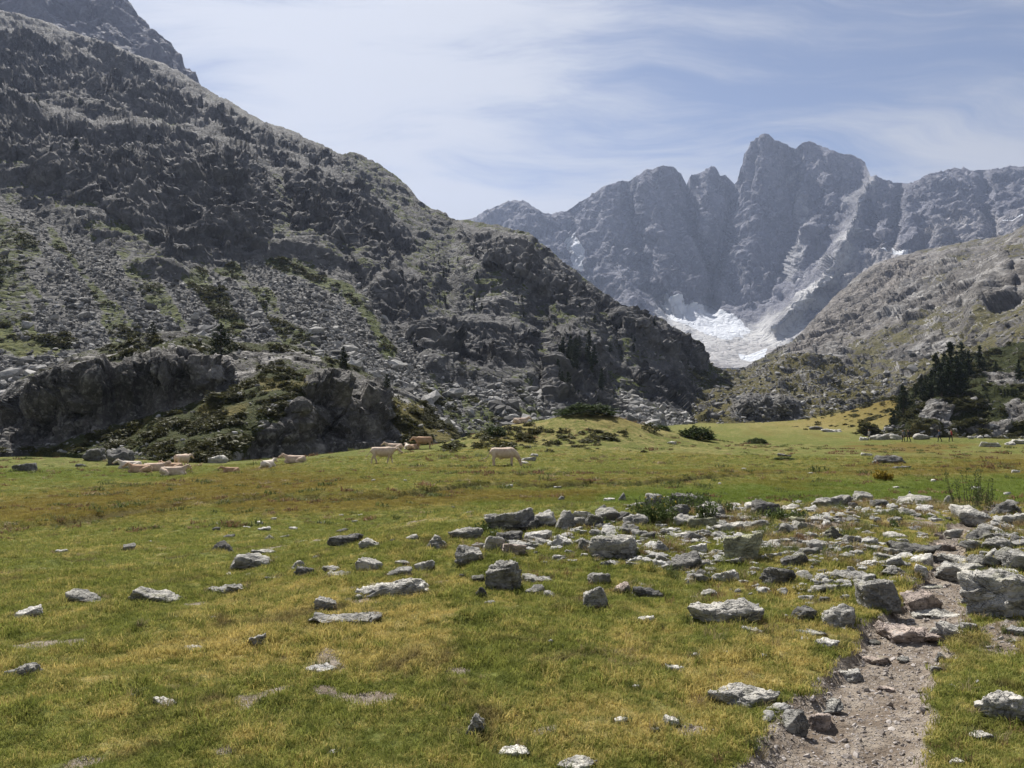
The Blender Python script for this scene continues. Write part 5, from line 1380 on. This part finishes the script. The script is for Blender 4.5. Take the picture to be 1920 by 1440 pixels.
for px, py, w, h, lab in ((1100, 787, 150, 22, 'wide dark green juniper mat capping the grassy mound'), (1305, 824, 80, 26, 'dark green rounded juniper bush at the foot of the grassy mound'), (1420, 832, 50, 12, 'low small juniper cushion out in the dry grass'), (1470, 862, 70, 8, 'flat green juniper patch around dark rocks on the meadow'), (930, 815, 60, 18, 'dark juniper on the left flank of the grassy mound'), (1240, 790, 60, 12, 'low juniper behind the shoulder of the grassy mound')):
    x, y, z = hit(px, py if px not in (1100, 1240) else py)
    if px == 1100: x, y = 9.5, 99.0; z = float(G(np.array([x]), np.array([y]))[0]) - .2
    if px == 1240: x, y = 20.0, 104.0; z = float(G(np.array([x]), np.array([y]))[0]) - .1
    k_ = y / F
    e = obj('juniper_bush', None, None, (x, y, z - .1), (0, 0, _r.uniform(0, 6.28)), None)
    W, H = w * k_, h * k_ * 1.1
    obj('crown', JUNI[px % 2], e, scale=(W, W * .8, H))
    v, f = stems_mesh(px); sm = raw_mesh('stem', v, f); sm.materials.append(M_BARK); obj('stem', sm, e, scale=(W * .8, W * .7, H))
    tag(e, lab, 'shrub')

def heath(name, P, s, seed, label):
    r = RS(seed); n = len(P)
    me = [bush_mesh('h', 300 + seed + i, M_HEATH, 60, .16) for i in range(4)]
    scatter(name, P - np.array([0, 0, .05]), np.stack([r.normal(size=n) * .15, r.normal(size=n) * .15, r.uniform(0, 6.28, n)], -1), np.stack([s * 1.5, s * 1.2, s * r.uniform(.3, .6, n)], -1), r.randint(0, 4, n), me, label)
def heath_on(patch, w, n, s0, seed, name, label):
    r = RS(seed); w = w.ravel().clip(0); i = r.choice(len(w), n, p=w / w.sum())
    heath(name, patch['P'].reshape(-1, 3)[i], s0 * r.lognormal(0, .4, n), seed, label)
_n = fbm(CRAG['P'], 1 / 5., 3, .5, 71)
heath_on(CRAG, (CRAG['PX'] > -60) * sstep(.35, .7, CRAG['m_grass']) * sstep(-.15, .25, _n), 1700, .75, 3, 'heath', 'dark low heath bushes covering the ramp of the craggy knoll')
_n = fbm(KNR['P'], 1 / 9., 3, .5, 72)
heath_on(KNR, (KNR['PX'] < 2100) * sstep(.4, .7, KNR['m_grass']) * sstep(-.2, .2, _n), 1700, 1.2, 4, 'knoll_heath', 'dark low heath bushes covering the wooded knoll')
_n = fbm(LEFT['P'], 1 / 22., 3, .5, 73)
heath_on(LEFT, ((LEFT['PX'] > -100) & (LEFT['PX'] < 1420)) * sstep(.45, .8, LEFT['m_grass']) * sstep(-.1, .3, _n) * sstep(250, 420, LEFT['PY']), 2600, 1.3, 5, 'slope_heath', 'dark dwarf juniper tongues on the long rocky slope')
def mound_heath():
    r = RS(6); n = 5000
    px, py = r.uniform(800, 1240, n), r.uniform(785, 850, n)
    w = np.maximum.reduce([pmask(px, py, p, 10) for p in ([(835, 848), (850, 815), (900, 795), (1000, 798), (1010, 835), (980, 848)], [(1000, 800), (1060, 815), (1180, 812), (1170, 830), (1020, 840)])])
    w = np.maximum(w * (.25 + .9 * (fbm(np.stack([px * .04, py * .12, 0 * px], -1), 1.0, 3) > .05)), .05)
    keep = r.rand(n) < w * .14
    P = np.array([hit(a, b) for a, b in zip(px[keep], py[keep])])
    P = P[(P[:, 1] > 60) & (P[:, 1] < 140)]
    heath('mound_heath', P, .75 * r.lognormal(0, .4, len(P)), 7, 'dark heather bushes on the flank of the grassy mound')
mound_heath()
def hillock_heath():
    r = RS(9); n = 260
    x, y = 118 + r.normal(size=n) * 15, 222 + r.normal(size=n) * 16
    heath('hillock_heath', np.stack([x, y, G(x, y)], -1), 1.1 * r.lognormal(0, .45, n), 8, 'dark heath bushes dotting the brown hillock')
hillock_heath()

# --- leafy weeds and the twiggy bush on the crest
def herb(px, py, w, h, seed, lab, nst=16, leafm=None, flowers=0, lf=.035, name='leafy_weed', bare=0.0):
    r = RS(seed)
    x, y, z = hit(px, py); k_ = y / F; W, H = w * k_, h * k_
    wood, C, U, fl = [], [], [], []
    for s in range(nst):
        a = r.uniform(0, 6.28); rr = W * .5 * math.sqrt(r.rand())
        b0 = np.array([math.cos(a) * rr * .6, math.sin(a) * rr * .5, -.03]); hh = H * r.uniform(.45, 1.05)
        t = b0 + np.array([math.cos(a) * rr * .5, math.sin(a) * rr * .4, hh]) + r.normal(size=3) * [.02, .02, 0]
        mid = (b0 + t) / 2 + r.normal(size=3) * .02
        wood.append(tube([b0, mid, t], [.006, .004, .0015], 4))
        m = int(14 + hh * 70)
        q = r.uniform(bare, 1, m)[:, None]
        C.append(b0 + (t - b0) * q + r.normal(size=(m, 3)) * .028); U.append(np.repeat([[0, 0, .7]], m, 0))
        if s < flowers: fl.append(t + r.normal(size=(6, 3)) * .012)
    e = obj(name, None, None, (x, y, z))
    V, Fc = cards(np.concatenate(C), lf, r, 1, 1.7, np.concatenate(U)); me = raw_mesh('leaves', V, Fc); me.materials.append(leafm or M_LEAF); obj('leaves', me, e)
    V, Fc = join(wood); me = raw_mesh('stem', V, Fc); me.materials.append(M_BARK if name != 'leafy_weed' else M_LEAF); obj('stem', me, e)
    if fl:
        V, Fc = cards(np.concatenate(fl), .02, r, 2, 1.0); me = raw_mesh('flowers', V, Fc); me.materials.append(M_FLOWER); obj('flowers', me, e)
    tag(e, lab, 'plant' if name == 'leafy_weed' else 'bush', 'leafy weeds on the stony rise' if name == 'leafy_weed' else None)
for i, (px, py, w, h, fl) in enumerate(((1205, 975, 46, 44, 4), (1228, 985, 44, 50, 2), (1252, 982, 40, 38, 0), (1275, 968, 44, 44, 3), (1310, 958, 36, 36, 0), (1325, 978, 40, 46, 0), (1245, 968, 30, 46, 3), (1360, 960, 40, 26, 1), (1455, 975, 40, 20, 0), (1480, 972, 46, 18, 0), (1140, 992, 30, 22, 0), (1505, 970, 30, 16, 0), (905, 992, 26, 14, 0), (1685, 985, 26, 18, 0), (925, 1005, 12, 20, 1))):
    herb(px, py, w, h, 600 + i, 'leafy green weed with small yellow flowers among the crest boulders' if fl else 'leafy dark green weed growing between the crest boulders', 16 if w > 30 else 8, None, fl)
herb(1812, 952, 78, 78, 650, 'twiggy open bush with tall bare shoots on the crest', 15, None, 0, .025, 'twiggy_bush', .1)
herb(1845, 950, 44, 50, 651, 'smaller leafy bush beside the twiggy one on the crest', 12, None, 0, .025, 'twiggy_bush', .1)
M_GORSE = leaf_material('yellowing_leaves', (0.16, 0.12, 0.02), (0.36, 0.27, 0.05), .3)
herb(1655, 903, 34, 18, 652, 'yellow flowering tuft alone on the lush meadow', 26, M_GORSE, 0, .12, 'flowering_tuft')

# ------------------------------------------------------------------ cattle
def fuse(name, shapes, voxel, smooth=6):
    """overlapping closed shapes fused into one continuous skin"""
    V, Fc = join(shapes)
    me = raw_mesh(name + '_cage', V, Fc)
    o = bpy.data.objects.new(name + '_cage', me); COL.objects.link(o)
    m = o.modifiers.new('fuse', 'REMESH'); m.mode = 'VOXEL'; m.voxel_size = voxel
    m = o.modifiers.new('soft', 'SMOOTH'); m.factor = .5; m.iterations = smooth
    bpy.context.view_layer.update()
    out = bpy.data.meshes.new_from_object(o.evaluated_get(bpy.context.evaluated_depsgraph_get()))
    out.name = name
    bpy.data.objects.remove(o); bpy.data.meshes.remove(me)
    out.polygons.foreach_set('use_smooth', np.ones(len(out.polygons), bool))
    return out

def limb(pts, sides=10):
    """closed tapered limb through (x, y, z, radius across, radius along z or forward)"""
    pts = [tuple(p) + (p[3],) if len(p) == 4 else tuple(p) for p in pts]
    C = np.array([p[:3] for p in pts], float)
    V, Fc = [], []
    for i, p in enumerate(pts):
        d = unit(C[min(i + 1, len(C) - 1)] - C[max(i - 1, 0)])
        s = unit(np.cross(d, [0, 0, 1])) if abs(d[2]) < .9 else np.array([0, 1.0, 0])
        t = np.cross(s, d)
        for k in range(sides):
            a = 6.2832 * k / sides
            V.append(C[i] + s * math.cos(a) * p[3] + t * math.sin(a) * p[4])
    n = len(pts)
    for i in range(n - 1):
        for k in range(sides):
            k2 = (k + 1) % sides
            Fc += [(i * sides + k, i * sides + k2, (i + 1) * sides + k2), (i * sides + k, (i + 1) * sides + k2, (i + 1) * sides + k)]
    for i, flip in ((0, True), (n - 1, False)):
        V.append(C[i]); c = len(V) - 1
        for k in range(sides):
            q = (i * sides + k, i * sides + (k + 1) % sides, c)
            Fc.append(q[::-1] if flip else q)
    return np.array(V), np.array(Fc)

def hide_material(name, a, b_):
    m, b, p, out = new_mat(name)
    pos = b.n('ShaderNodeTexCoord').outputs['Object']
    n = b.noise(pos, 2.2, 4.0, .6, .4)
    c = b.mix(b.ramp(n, .3, .7), a, b_)
    b.put(p.inputs['Base Color'], c); p.inputs['Roughness'].default_value = .75
    return m
M_CREAM = hide_material('cream_hide', (0.47, 0.345, 0.26), (0.68, 0.56, 0.46))
M_WHITE = hide_material('white_hide', (0.60, 0.52, 0.44), (0.72, 0.66, 0.58))
M_TAN = hide_material('tan_hide', (0.40, 0.255, 0.165), (0.60, 0.44, 0.32))
M_BROWN = hide_material('brown_hide', (0.34, 0.205, 0.125), (0.52, 0.36, 0.24))
M_HORN, _b, _p, _o = new_mat('horn'); _p.inputs['Base Color'].default_value = (.45, .38, .28, 1)
M_NOSE, _b, _p, _o = new_mat('muzzle'); _p.inputs['Base Color'].default_value = (.30, .19, .15, 1)

def cow_body(pose):
    lie = pose.startswith('lie')
    dz = -.66 if lie else 0.0
    S = []
    # barrel: rump, deep belly, chest; across and vertical radii
    S.append(limb([(-1.04, 0, 1.12 + dz, .07, .08), (-.98, 0, 1.10 + dz, .20, .22), (-.80, 0, 1.06 + dz, .27, .32), (-.50, 0, 1.01 + dz, .30, .36), (-.10, 0, .97 + dz, .35, .40), (.25, 0, .97 + dz, .34, .40), (.55, 0, 1.02 + dz, .27, .38), (.74, 0, 1.08 + dz, .17, .26), (.80, 0, 1.10 + dz, .06, .10)], 14))
    S.append(limb([(-.98, 0, 1.28 + dz, .07), (-.3, 0, 1.28 + dz, .07), (.45, 0, 1.33 + dz, .08), (.62, 0, 1.30 + dz, .06)], 8))
    if pose == 'graze':
        neck = [(.50, 0, 1.08, .20, .30), (.82, 0, .88, .15, .22), (1.02, 0, .62, .11, .15)]; head = [(1.00, 0, .66, .12, .14), (1.06, 0, .50, .125, .145), (1.14, 0, .30, .09, .105), (1.20, 0, .13, .08, .085), (1.22, 0, .07, .05, .05)]
    elif pose == 'lie_turn':
        neck = [(.50, 0, 1.08 + dz, .20, .30), (.76, .06, 1.24 + dz, .14, .20), (.92, .14, 1.38 + dz, .11, .14)]; head = [(.88, .10, 1.42 + dz, .11, .13), (.96, .22, 1.40 + dz, .12, .14), (1.02, .40, 1.30 + dz, .09, .10), (1.06, .54, 1.21 + dz, .08, .08), (1.07, .60, 1.18 + dz, .05, .05)]
    elif lie:
        neck = [(.50, 0, 1.08 + dz, .20, .30), (.78, 0, 1.24 + dz, .14, .20), (.98, 0, 1.40 + dz, .11, .14)]; head = [(.94, 0, 1.45 + dz, .11, .13), (1.08, 0, 1.42 + dz, .12, .14), (1.26, 0, 1.30 + dz, .09, .10), (1.42, 0, 1.20 + dz, .08, .08), (1.47, 0, 1.17 + dz, .05, .05)]
    else:
        neck = [(.50, 0, 1.06, .20, .30), (.80, 0, 1.14, .14, .21), (1.02, 0, 1.22, .11, .15)]; head = [(.98, 0, 1.27, .11, .13), (1.12, 0, 1.22, .12, .14), (1.30, 0, 1.08, .09, .10), (1.45, 0, .96, .08, .08), (1.49, 0, .92, .05, .05)]
    S += [limb(neck, 12), limb(head, 10)]
    if lie:
        for s in (-1, 1):
            S.append(limb([(-.80, .14 * s, .46, .18), (-.52, .30 * s, .32, .20), (-.24, .42 * s, .18, .10), (-.20, .44 * s, .12, .06)])); S.append(limb([(-.20, .44 * s, .13, .09), (-.52, .48 * s, .08, .065), (-.74, .48 * s, .06, .05), (-.84, .47 * s, .05, .05)]))
            S.append(limb([(.50, .16 * s, .34, .15), (.78, .24 * s, .18, .10), (.86, .26 * s, .10, .06)])); S.append(limb([(.86, .26 * s, .10, .075), (.60, .32 * s, .06, .055), (.44, .33 * s, .05, .05)]))
        S.append(limb([(-1.00, 0, .46, .05), (-1.10, .08, .28, .035), (-1.08, .20, .08, .03), (-.96, .30, .06, .045)], 6))
    else:
        st = .17 if pose == 'walk' else .04
        for s, f in ((-1, 1), (1, -1)):
            S.append(limb([(-.74, .13 * s, 1.04, .15, .22), (-.70, .18 * s, .78, .12, .17), (-.80 + st * f * .7, .19 * s, .50, .062, .085), (-.77 + st * f * 1.2, .19 * s, .30, .052, .06), (-.77 + st * f * 1.4, .19 * s, .10, .055, .06), (-.74 + st * f * 1.45, .19 * s, .0, .065, .075)]))
            S.append(limb([(.52, .13 * s, .98, .12, .20), (.52 - st * f * .2, .17 * s, .68, .085, .11), (.52 - st * f * .6, .17 * s, .42, .062, .07), (.51 - st * f, .17 * s, .12, .052, .055), (.54 - st * f * 1.05, .17 * s, .0, .062, .07)]))
        S.append(limb([(-.36, 0, .66, .13, .12), (-.22, 0, .60, .12, .09), (-.1, 0, .62, .08, .05)], 8))
        tail = {'walk': [(-1.0, 0, 1.16, .05), (-1.10, .02, .98, .035), (-1.24, .02, .78, .03), (-1.40, .04, .62, .05), (-1.48, .04, .56, .03)], 'graze': [(-1.0, 0, 1.16, .05), (-1.12, 0, .92, .035), (-1.26, .02, .66, .03), (-1.42, .04, .56, .045), (-1.52, .04, .54, .03)]}.get(pose, [(-1.0, 0, 1.16, .05), (-1.07, 0, .92, .035), (-1.08, 0, .62, .03), (-1.07, 0, .42, .05), (-1.07, 0, .36, .03)])
        S.append(limb(tail, 6))
    return fuse('cow_body', S, .024, 3), np.array([h[:3] for h in (head[1], head[3])])
COWS = {p: cow_body(p) for p in ('walk', 'graze', 'stand', 'lie', 'lie_turn')}
def small_shape(pts, rad, mat, name):
    v, f = tube(pts, rad, 6); me = raw_mesh(name, v, f); me.materials.append(mat); return me

def cow(px, py, face, pose, mat, lab, size=1.0, D=None):
    x, y, z = hit(px, py)
    if D:
        x = ray(px, py)[0] * D; y = D; z = float(G(np.array([x]), np.array([y]))[0])
    body, hd = COWS[pose]
    me = body.copy(); me.materials.clear(); me.materials.append(mat)
    e = obj('cow', None, None, (x, y, z - .02), (0, 0, math.radians(face)), (size,) * 3)
    obj('body', me, e)
    poll, muz = hd
    ax = unit(muz - poll); side = unit(np.cross(ax, [0, 0, 1])); upv = np.cross(side, ax)
    for s in (-1, 1):
        b0 = poll - ax * .06 + side * s * .09 + upv * .08
        obj('horn', small_shape([b0, b0 + side * s * .12 + upv * .04, b0 + side * s * .17 + upv * .13], [.026, .02, .005], M_HORN, 'horn'), e)
        b1 = poll - ax * .02 + side * s * .10 + upv * .02
        obj('ear', small_shape([b1, b1 + side * s * .10 - upv * .02, b1 + side * s * .20 - upv * .06], [.025, .055, .012], mat, 'ear'), e)
    P, Fc = rock_shape('round', 7, 2, (.17, .16, .15), .1)
    mz = raw_mesh('muzzle', P, Fc); mz.materials.append(M_NOSE); obj('muzzle', mz, e, loc=muz + ax * .045)
    tag(e, lab, 'cow', 'cattle on the meadow')
cow(719, 870, 0, 'walk', M_CREAM, 'cream cow walking across the meadow with its tail swung out', 1.0)
cow(946, 874, 0, 'graze', M_CREAM, 'cream cow grazing head down in front of the grassy mound', 1.02)
cow(326, 890, 4, 'lie_turn', M_CREAM, 'pale cow lying lengthwise in front of the resting herd')
cow(342, 878, 72, 'stand', M_CREAM, 'cream cow standing with its back turned behind the resting herd', .95)
cow(262, 886, 176, 'lie', M_TAN, 'tan cow lying at the end of the resting herd')
cow(292, 882, 10, 'lie', M_CREAM, 'cream cow lying between two tan cows of the resting herd')
cow(322, 881, 172, 'lie', M_TAN, 'tan cow lying half hidden behind the pale lengthwise one')
cow(243, 880, 185, 'lie', M_WHITE, 'white faced cow resting at the outer edge of the herd')
cow(432, 886, 205, 'lie', M_BROWN, 'brown calf lying alone on the meadow slope', .62)
cow(503, 874, 75, 'lie', M_WHITE, 'whitish cow lying with its rump turned to the meadow', .9)
cow(552, 867, 182, 'lie', M_CREAM, 'cream cow lying alone below the rock foot of the crag', .95)
cow(706, 840, 150, 'lie', M_CREAM, 'pale cow lying at the end of the group under the crag', .85)
cow(738, 842, 172, 'lie', M_CREAM, 'long cream cow lying in the group under the crag', 1.0)
cow(764, 841, 110, 'lie', M_WHITE, 'whitish cow lying in the middle of the group under the crag', .8)
cow(775, 842, 60, 'lie', M_TAN, 'tan cow lying beside the brown standing one', .85)
cow(793, 840, 178, 'stand', M_BROWN, 'brown cow standing in the group under the crag', 1.0)
cow(977, 798, 20, 'lie', M_CREAM, 'cream cow lying on the crest of the grassy mound', 1.0, D=97)

# ------------------------------------------------------------------ hikers
M_SKIN, _b, _p, _o = new_mat('skin'); _p.inputs['Base Color'].default_value = (.45, .27, .19, 1)
def plain(name, c):
    m, b, p, o = new_mat(name)
    n = b.noise(b.n('ShaderNodeTexCoord').outputs['Object'], 9.0, 3.0)
    b.put(p.inputs['Base Color'], b.mix(n, tuple(x * .75 for x in c), tuple(x * 1.2 for x in c)))
    return m
def person_body(stride):
    S = [limb([(0, 0, .86, .13, .10), (0, 0, .98, .155, .115), (.01, 0, 1.12, .145, .105), (.02, 0, 1.30, .18, .12), (.03, 0, 1.42, .15, .10), (.04, 0, 1.48, .06, .06)]), limb([(.04, 0, 1.42, .055), (.06, 0, 1.56, .055)], 8),
         limb([(.065, 0, 1.53, .04), (.08, 0, 1.58, .075, .085), (.085, 0, 1.66, .085, .10), (.08, 0, 1.74, .065, .08), (.08, 0, 1.77, .02)], 10), limb([(.165, 0, 1.665, .016), (.195, 0, 1.63, .02), (.17, 0, 1.615, .016)], 6)]
    for s, f in ((-1, 1), (1, -1)):
        S.append(limb([(0, .09 * s, .96, .10), (.02 + stride * .2 * f, .10 * s, .76, .09), (.03 + stride * .5 * f, .10 * s, .50, .065), (stride * .8 * f - .02, .10 * s, .30, .06), (stride * f - .04, .10 * s, .08, .045), (stride * f - .04, .10 * s, .03, .045)]))
        S.append(limb([(stride * f - .09, .10 * s, .045, .045), (stride * f + .06, .10 * s, .04, .048), (stride * f + .15, .10 * s, .03, .035)], 8))
        ax = -stride * .6 * f
        S.append(limb([(.02, .17 * s, 1.42, .06), (.01, .21 * s, 1.36, .065), (ax * .4, .25 * s, 1.12, .048), (.11 + ax, .26 * s, .92, .036), (.14 + ax, .26 * s, .87, .03)], 8))
        S.append(limb([(.13 + ax, .26 * s, .88, .03, .04), (.165 + ax, .26 * s, .82, .028, .045)], 8))
        for q in range(4):
            yy = (.232 + .019 * q) * s
            S.append(limb([(.165 + ax, yy, .83, .011), (.185 + ax, yy, .79 - .006 * (1.5 - abs(q - 1.5)), .010), (.178 + ax, yy, .765 - .008 * (1.5 - abs(q - 1.5)), .009)], 6))
        S.append(limb([(.15 + ax, .235 * s, .86, .012), (.185 + ax, .215 * s, .83, .011), (.195 + ax, .212 * s, .805, .010)], 6))
    return fuse('body', S, .014, 3)
BODY = [person_body(.22), person_body(.12)]
def hiker(px, py, face, top, legs, pack, stride, lab):
    x, y, z = hit(px, py)
    e = obj('person', None, None, (x, y, z - .01), (0, 0, math.radians(face)))
    me = BODY[stride].copy(); me.materials.clear()
    for m in (top, legs, M_SKIN, M_BARK): me.materials.append(m)
    mi = np.zeros(len(me.polygons), np.int32); c = np.zeros(len(me.polygons) * 3); me.polygons.foreach_get('center', c); c = c.reshape(-1, 3)
    mi[c[:, 2] < .97] = 1; mi[(c[:, 2] > 1.47)] = 2; mi[(np.abs(c[:, 1]) > .19) & (c[:, 2] < 1.15)] = 0; mi[(np.abs(c[:, 1]) > .19) & (c[:, 2] < .90)] = 2; mi[c[:, 2] < .10] = 3
    me.polygons.foreach_set('material_index', mi)
    obj('body', me, e)
    P, Fc = rock_shape('round', 3, 2, (.20, .19, .16), .15); h = raw_mesh('hair', P, Fc); h.materials.append(M_BARK); obj('hair', h, e, loc=(.065, 0, 1.735))
    P, Fc = rock_shape('block', 12, 3, (.24, .32, .52), .25); b = raw_mesh('backpack', P, Fc); b.materials.append(pack); obj('backpack', b, e, loc=(-.20, 0, 1.22))
    tag(e, lab, 'person', 'hikers below the wooded knoll')
_dk, _bl, _rd, _gy, _wh = plain('dark_cloth', (.03, .03, .035)), plain('blue_cloth', (.06, .08, .13)), plain('red_cloth', (.34, .05, .04)), plain('grey_cloth', (.16, .16, .17)), plain('pale_cloth', (.45, .42, .40))
hiker(1694, 829, 200, _gy, _dk, _bl, 1, 'hiker in grey walking behind a darker dressed one below the pines')
hiker(1704, 829, 190, _dk, _dk, _dk, 0, 'hiker all in black striding past the boulders below the pines')
hiker(1762, 829, 170, _bl, _dk, _gy, 0, 'hiker in dark blue with grey pack on the pale track')
hiker(1783, 829, 20, _rd, _dk, _wh, 0, 'hiker in red top with pale pack on the pale track')
hiker(1630, 826, 185, _wh, _gy, _dk, 1, 'hiker in pale top beside the rubble at the foot of the knoll')

# --- little cairn on the crest
def cairn(px, py):
    x, y, z = hit(px, py); y += .12
    e = obj('cairn', None, None, (x, y, z))
    zz = .02
    for i, (w, h) in enumerate(((.30, .10), (.22, .08), (.17, .07), (.10, .05), (.13, .035), (.06, .05))):
        P, Fc = rock_shape('slab' if i != 5 else 'point', 700 + i, 3, (w, w * .8, h * 1.25))
        me = raw_mesh('stone', P, Fc); me.materials.append(M_STONE)
        o = obj('stone', me, e, (RS(i).normal() * .012, 0, zz + h * .5), (0, 0, i * 1.1)); o.color = (*TONES[['pale', 'grey', 'pale', 'grey', 'dark', 'grey'][i]], 1)
        zz += h
    tag(e, 'little stack of balanced stones on a pale crest rock', 'cairn')
cairn(1709, 940)
# ------------------------------------------------------------------ the air
def build_haze():
    x0, x1, y0, y1, z0, z1 = -5300, 5300, -60, 5400, -330, 1620
    V = [(x, y, z) for x in (x0, x1) for y in (y0, y1) for z in (z0, z1)]
    Fc = [(0, 1, 3, 2), (4, 6, 7, 5), (0, 4, 5, 1), (2, 3, 7, 6), (0, 2, 6, 4), (1, 5, 7, 3)]
    me = raw_mesh('haze', np.array(V, float), np.array(Fc), False)
    m = bpy.data.materials.new('mountain_air'); m.use_nodes = True
    m.node_tree.nodes.clear()
    b = NB(m.node_tree)
    v = b.n('ShaderNodeVolumePrincipled')
    v.inputs['Color'].default_value = (0.58, 0.70, 1.0, 1)
    v.inputs['Density'].default_value = HAZE
    v.inputs['Anisotropy'].default_value = 0.35
    out = b.n('ShaderNodeOutputMaterial')
    b.link(v.outputs[0], out.inputs['Volume'])
    me.materials.append(m)
    tag(obj('haze', me), label='pale blue mountain air filling the valley', kind='stuff')
HAZE = 0.000055
build_haze()
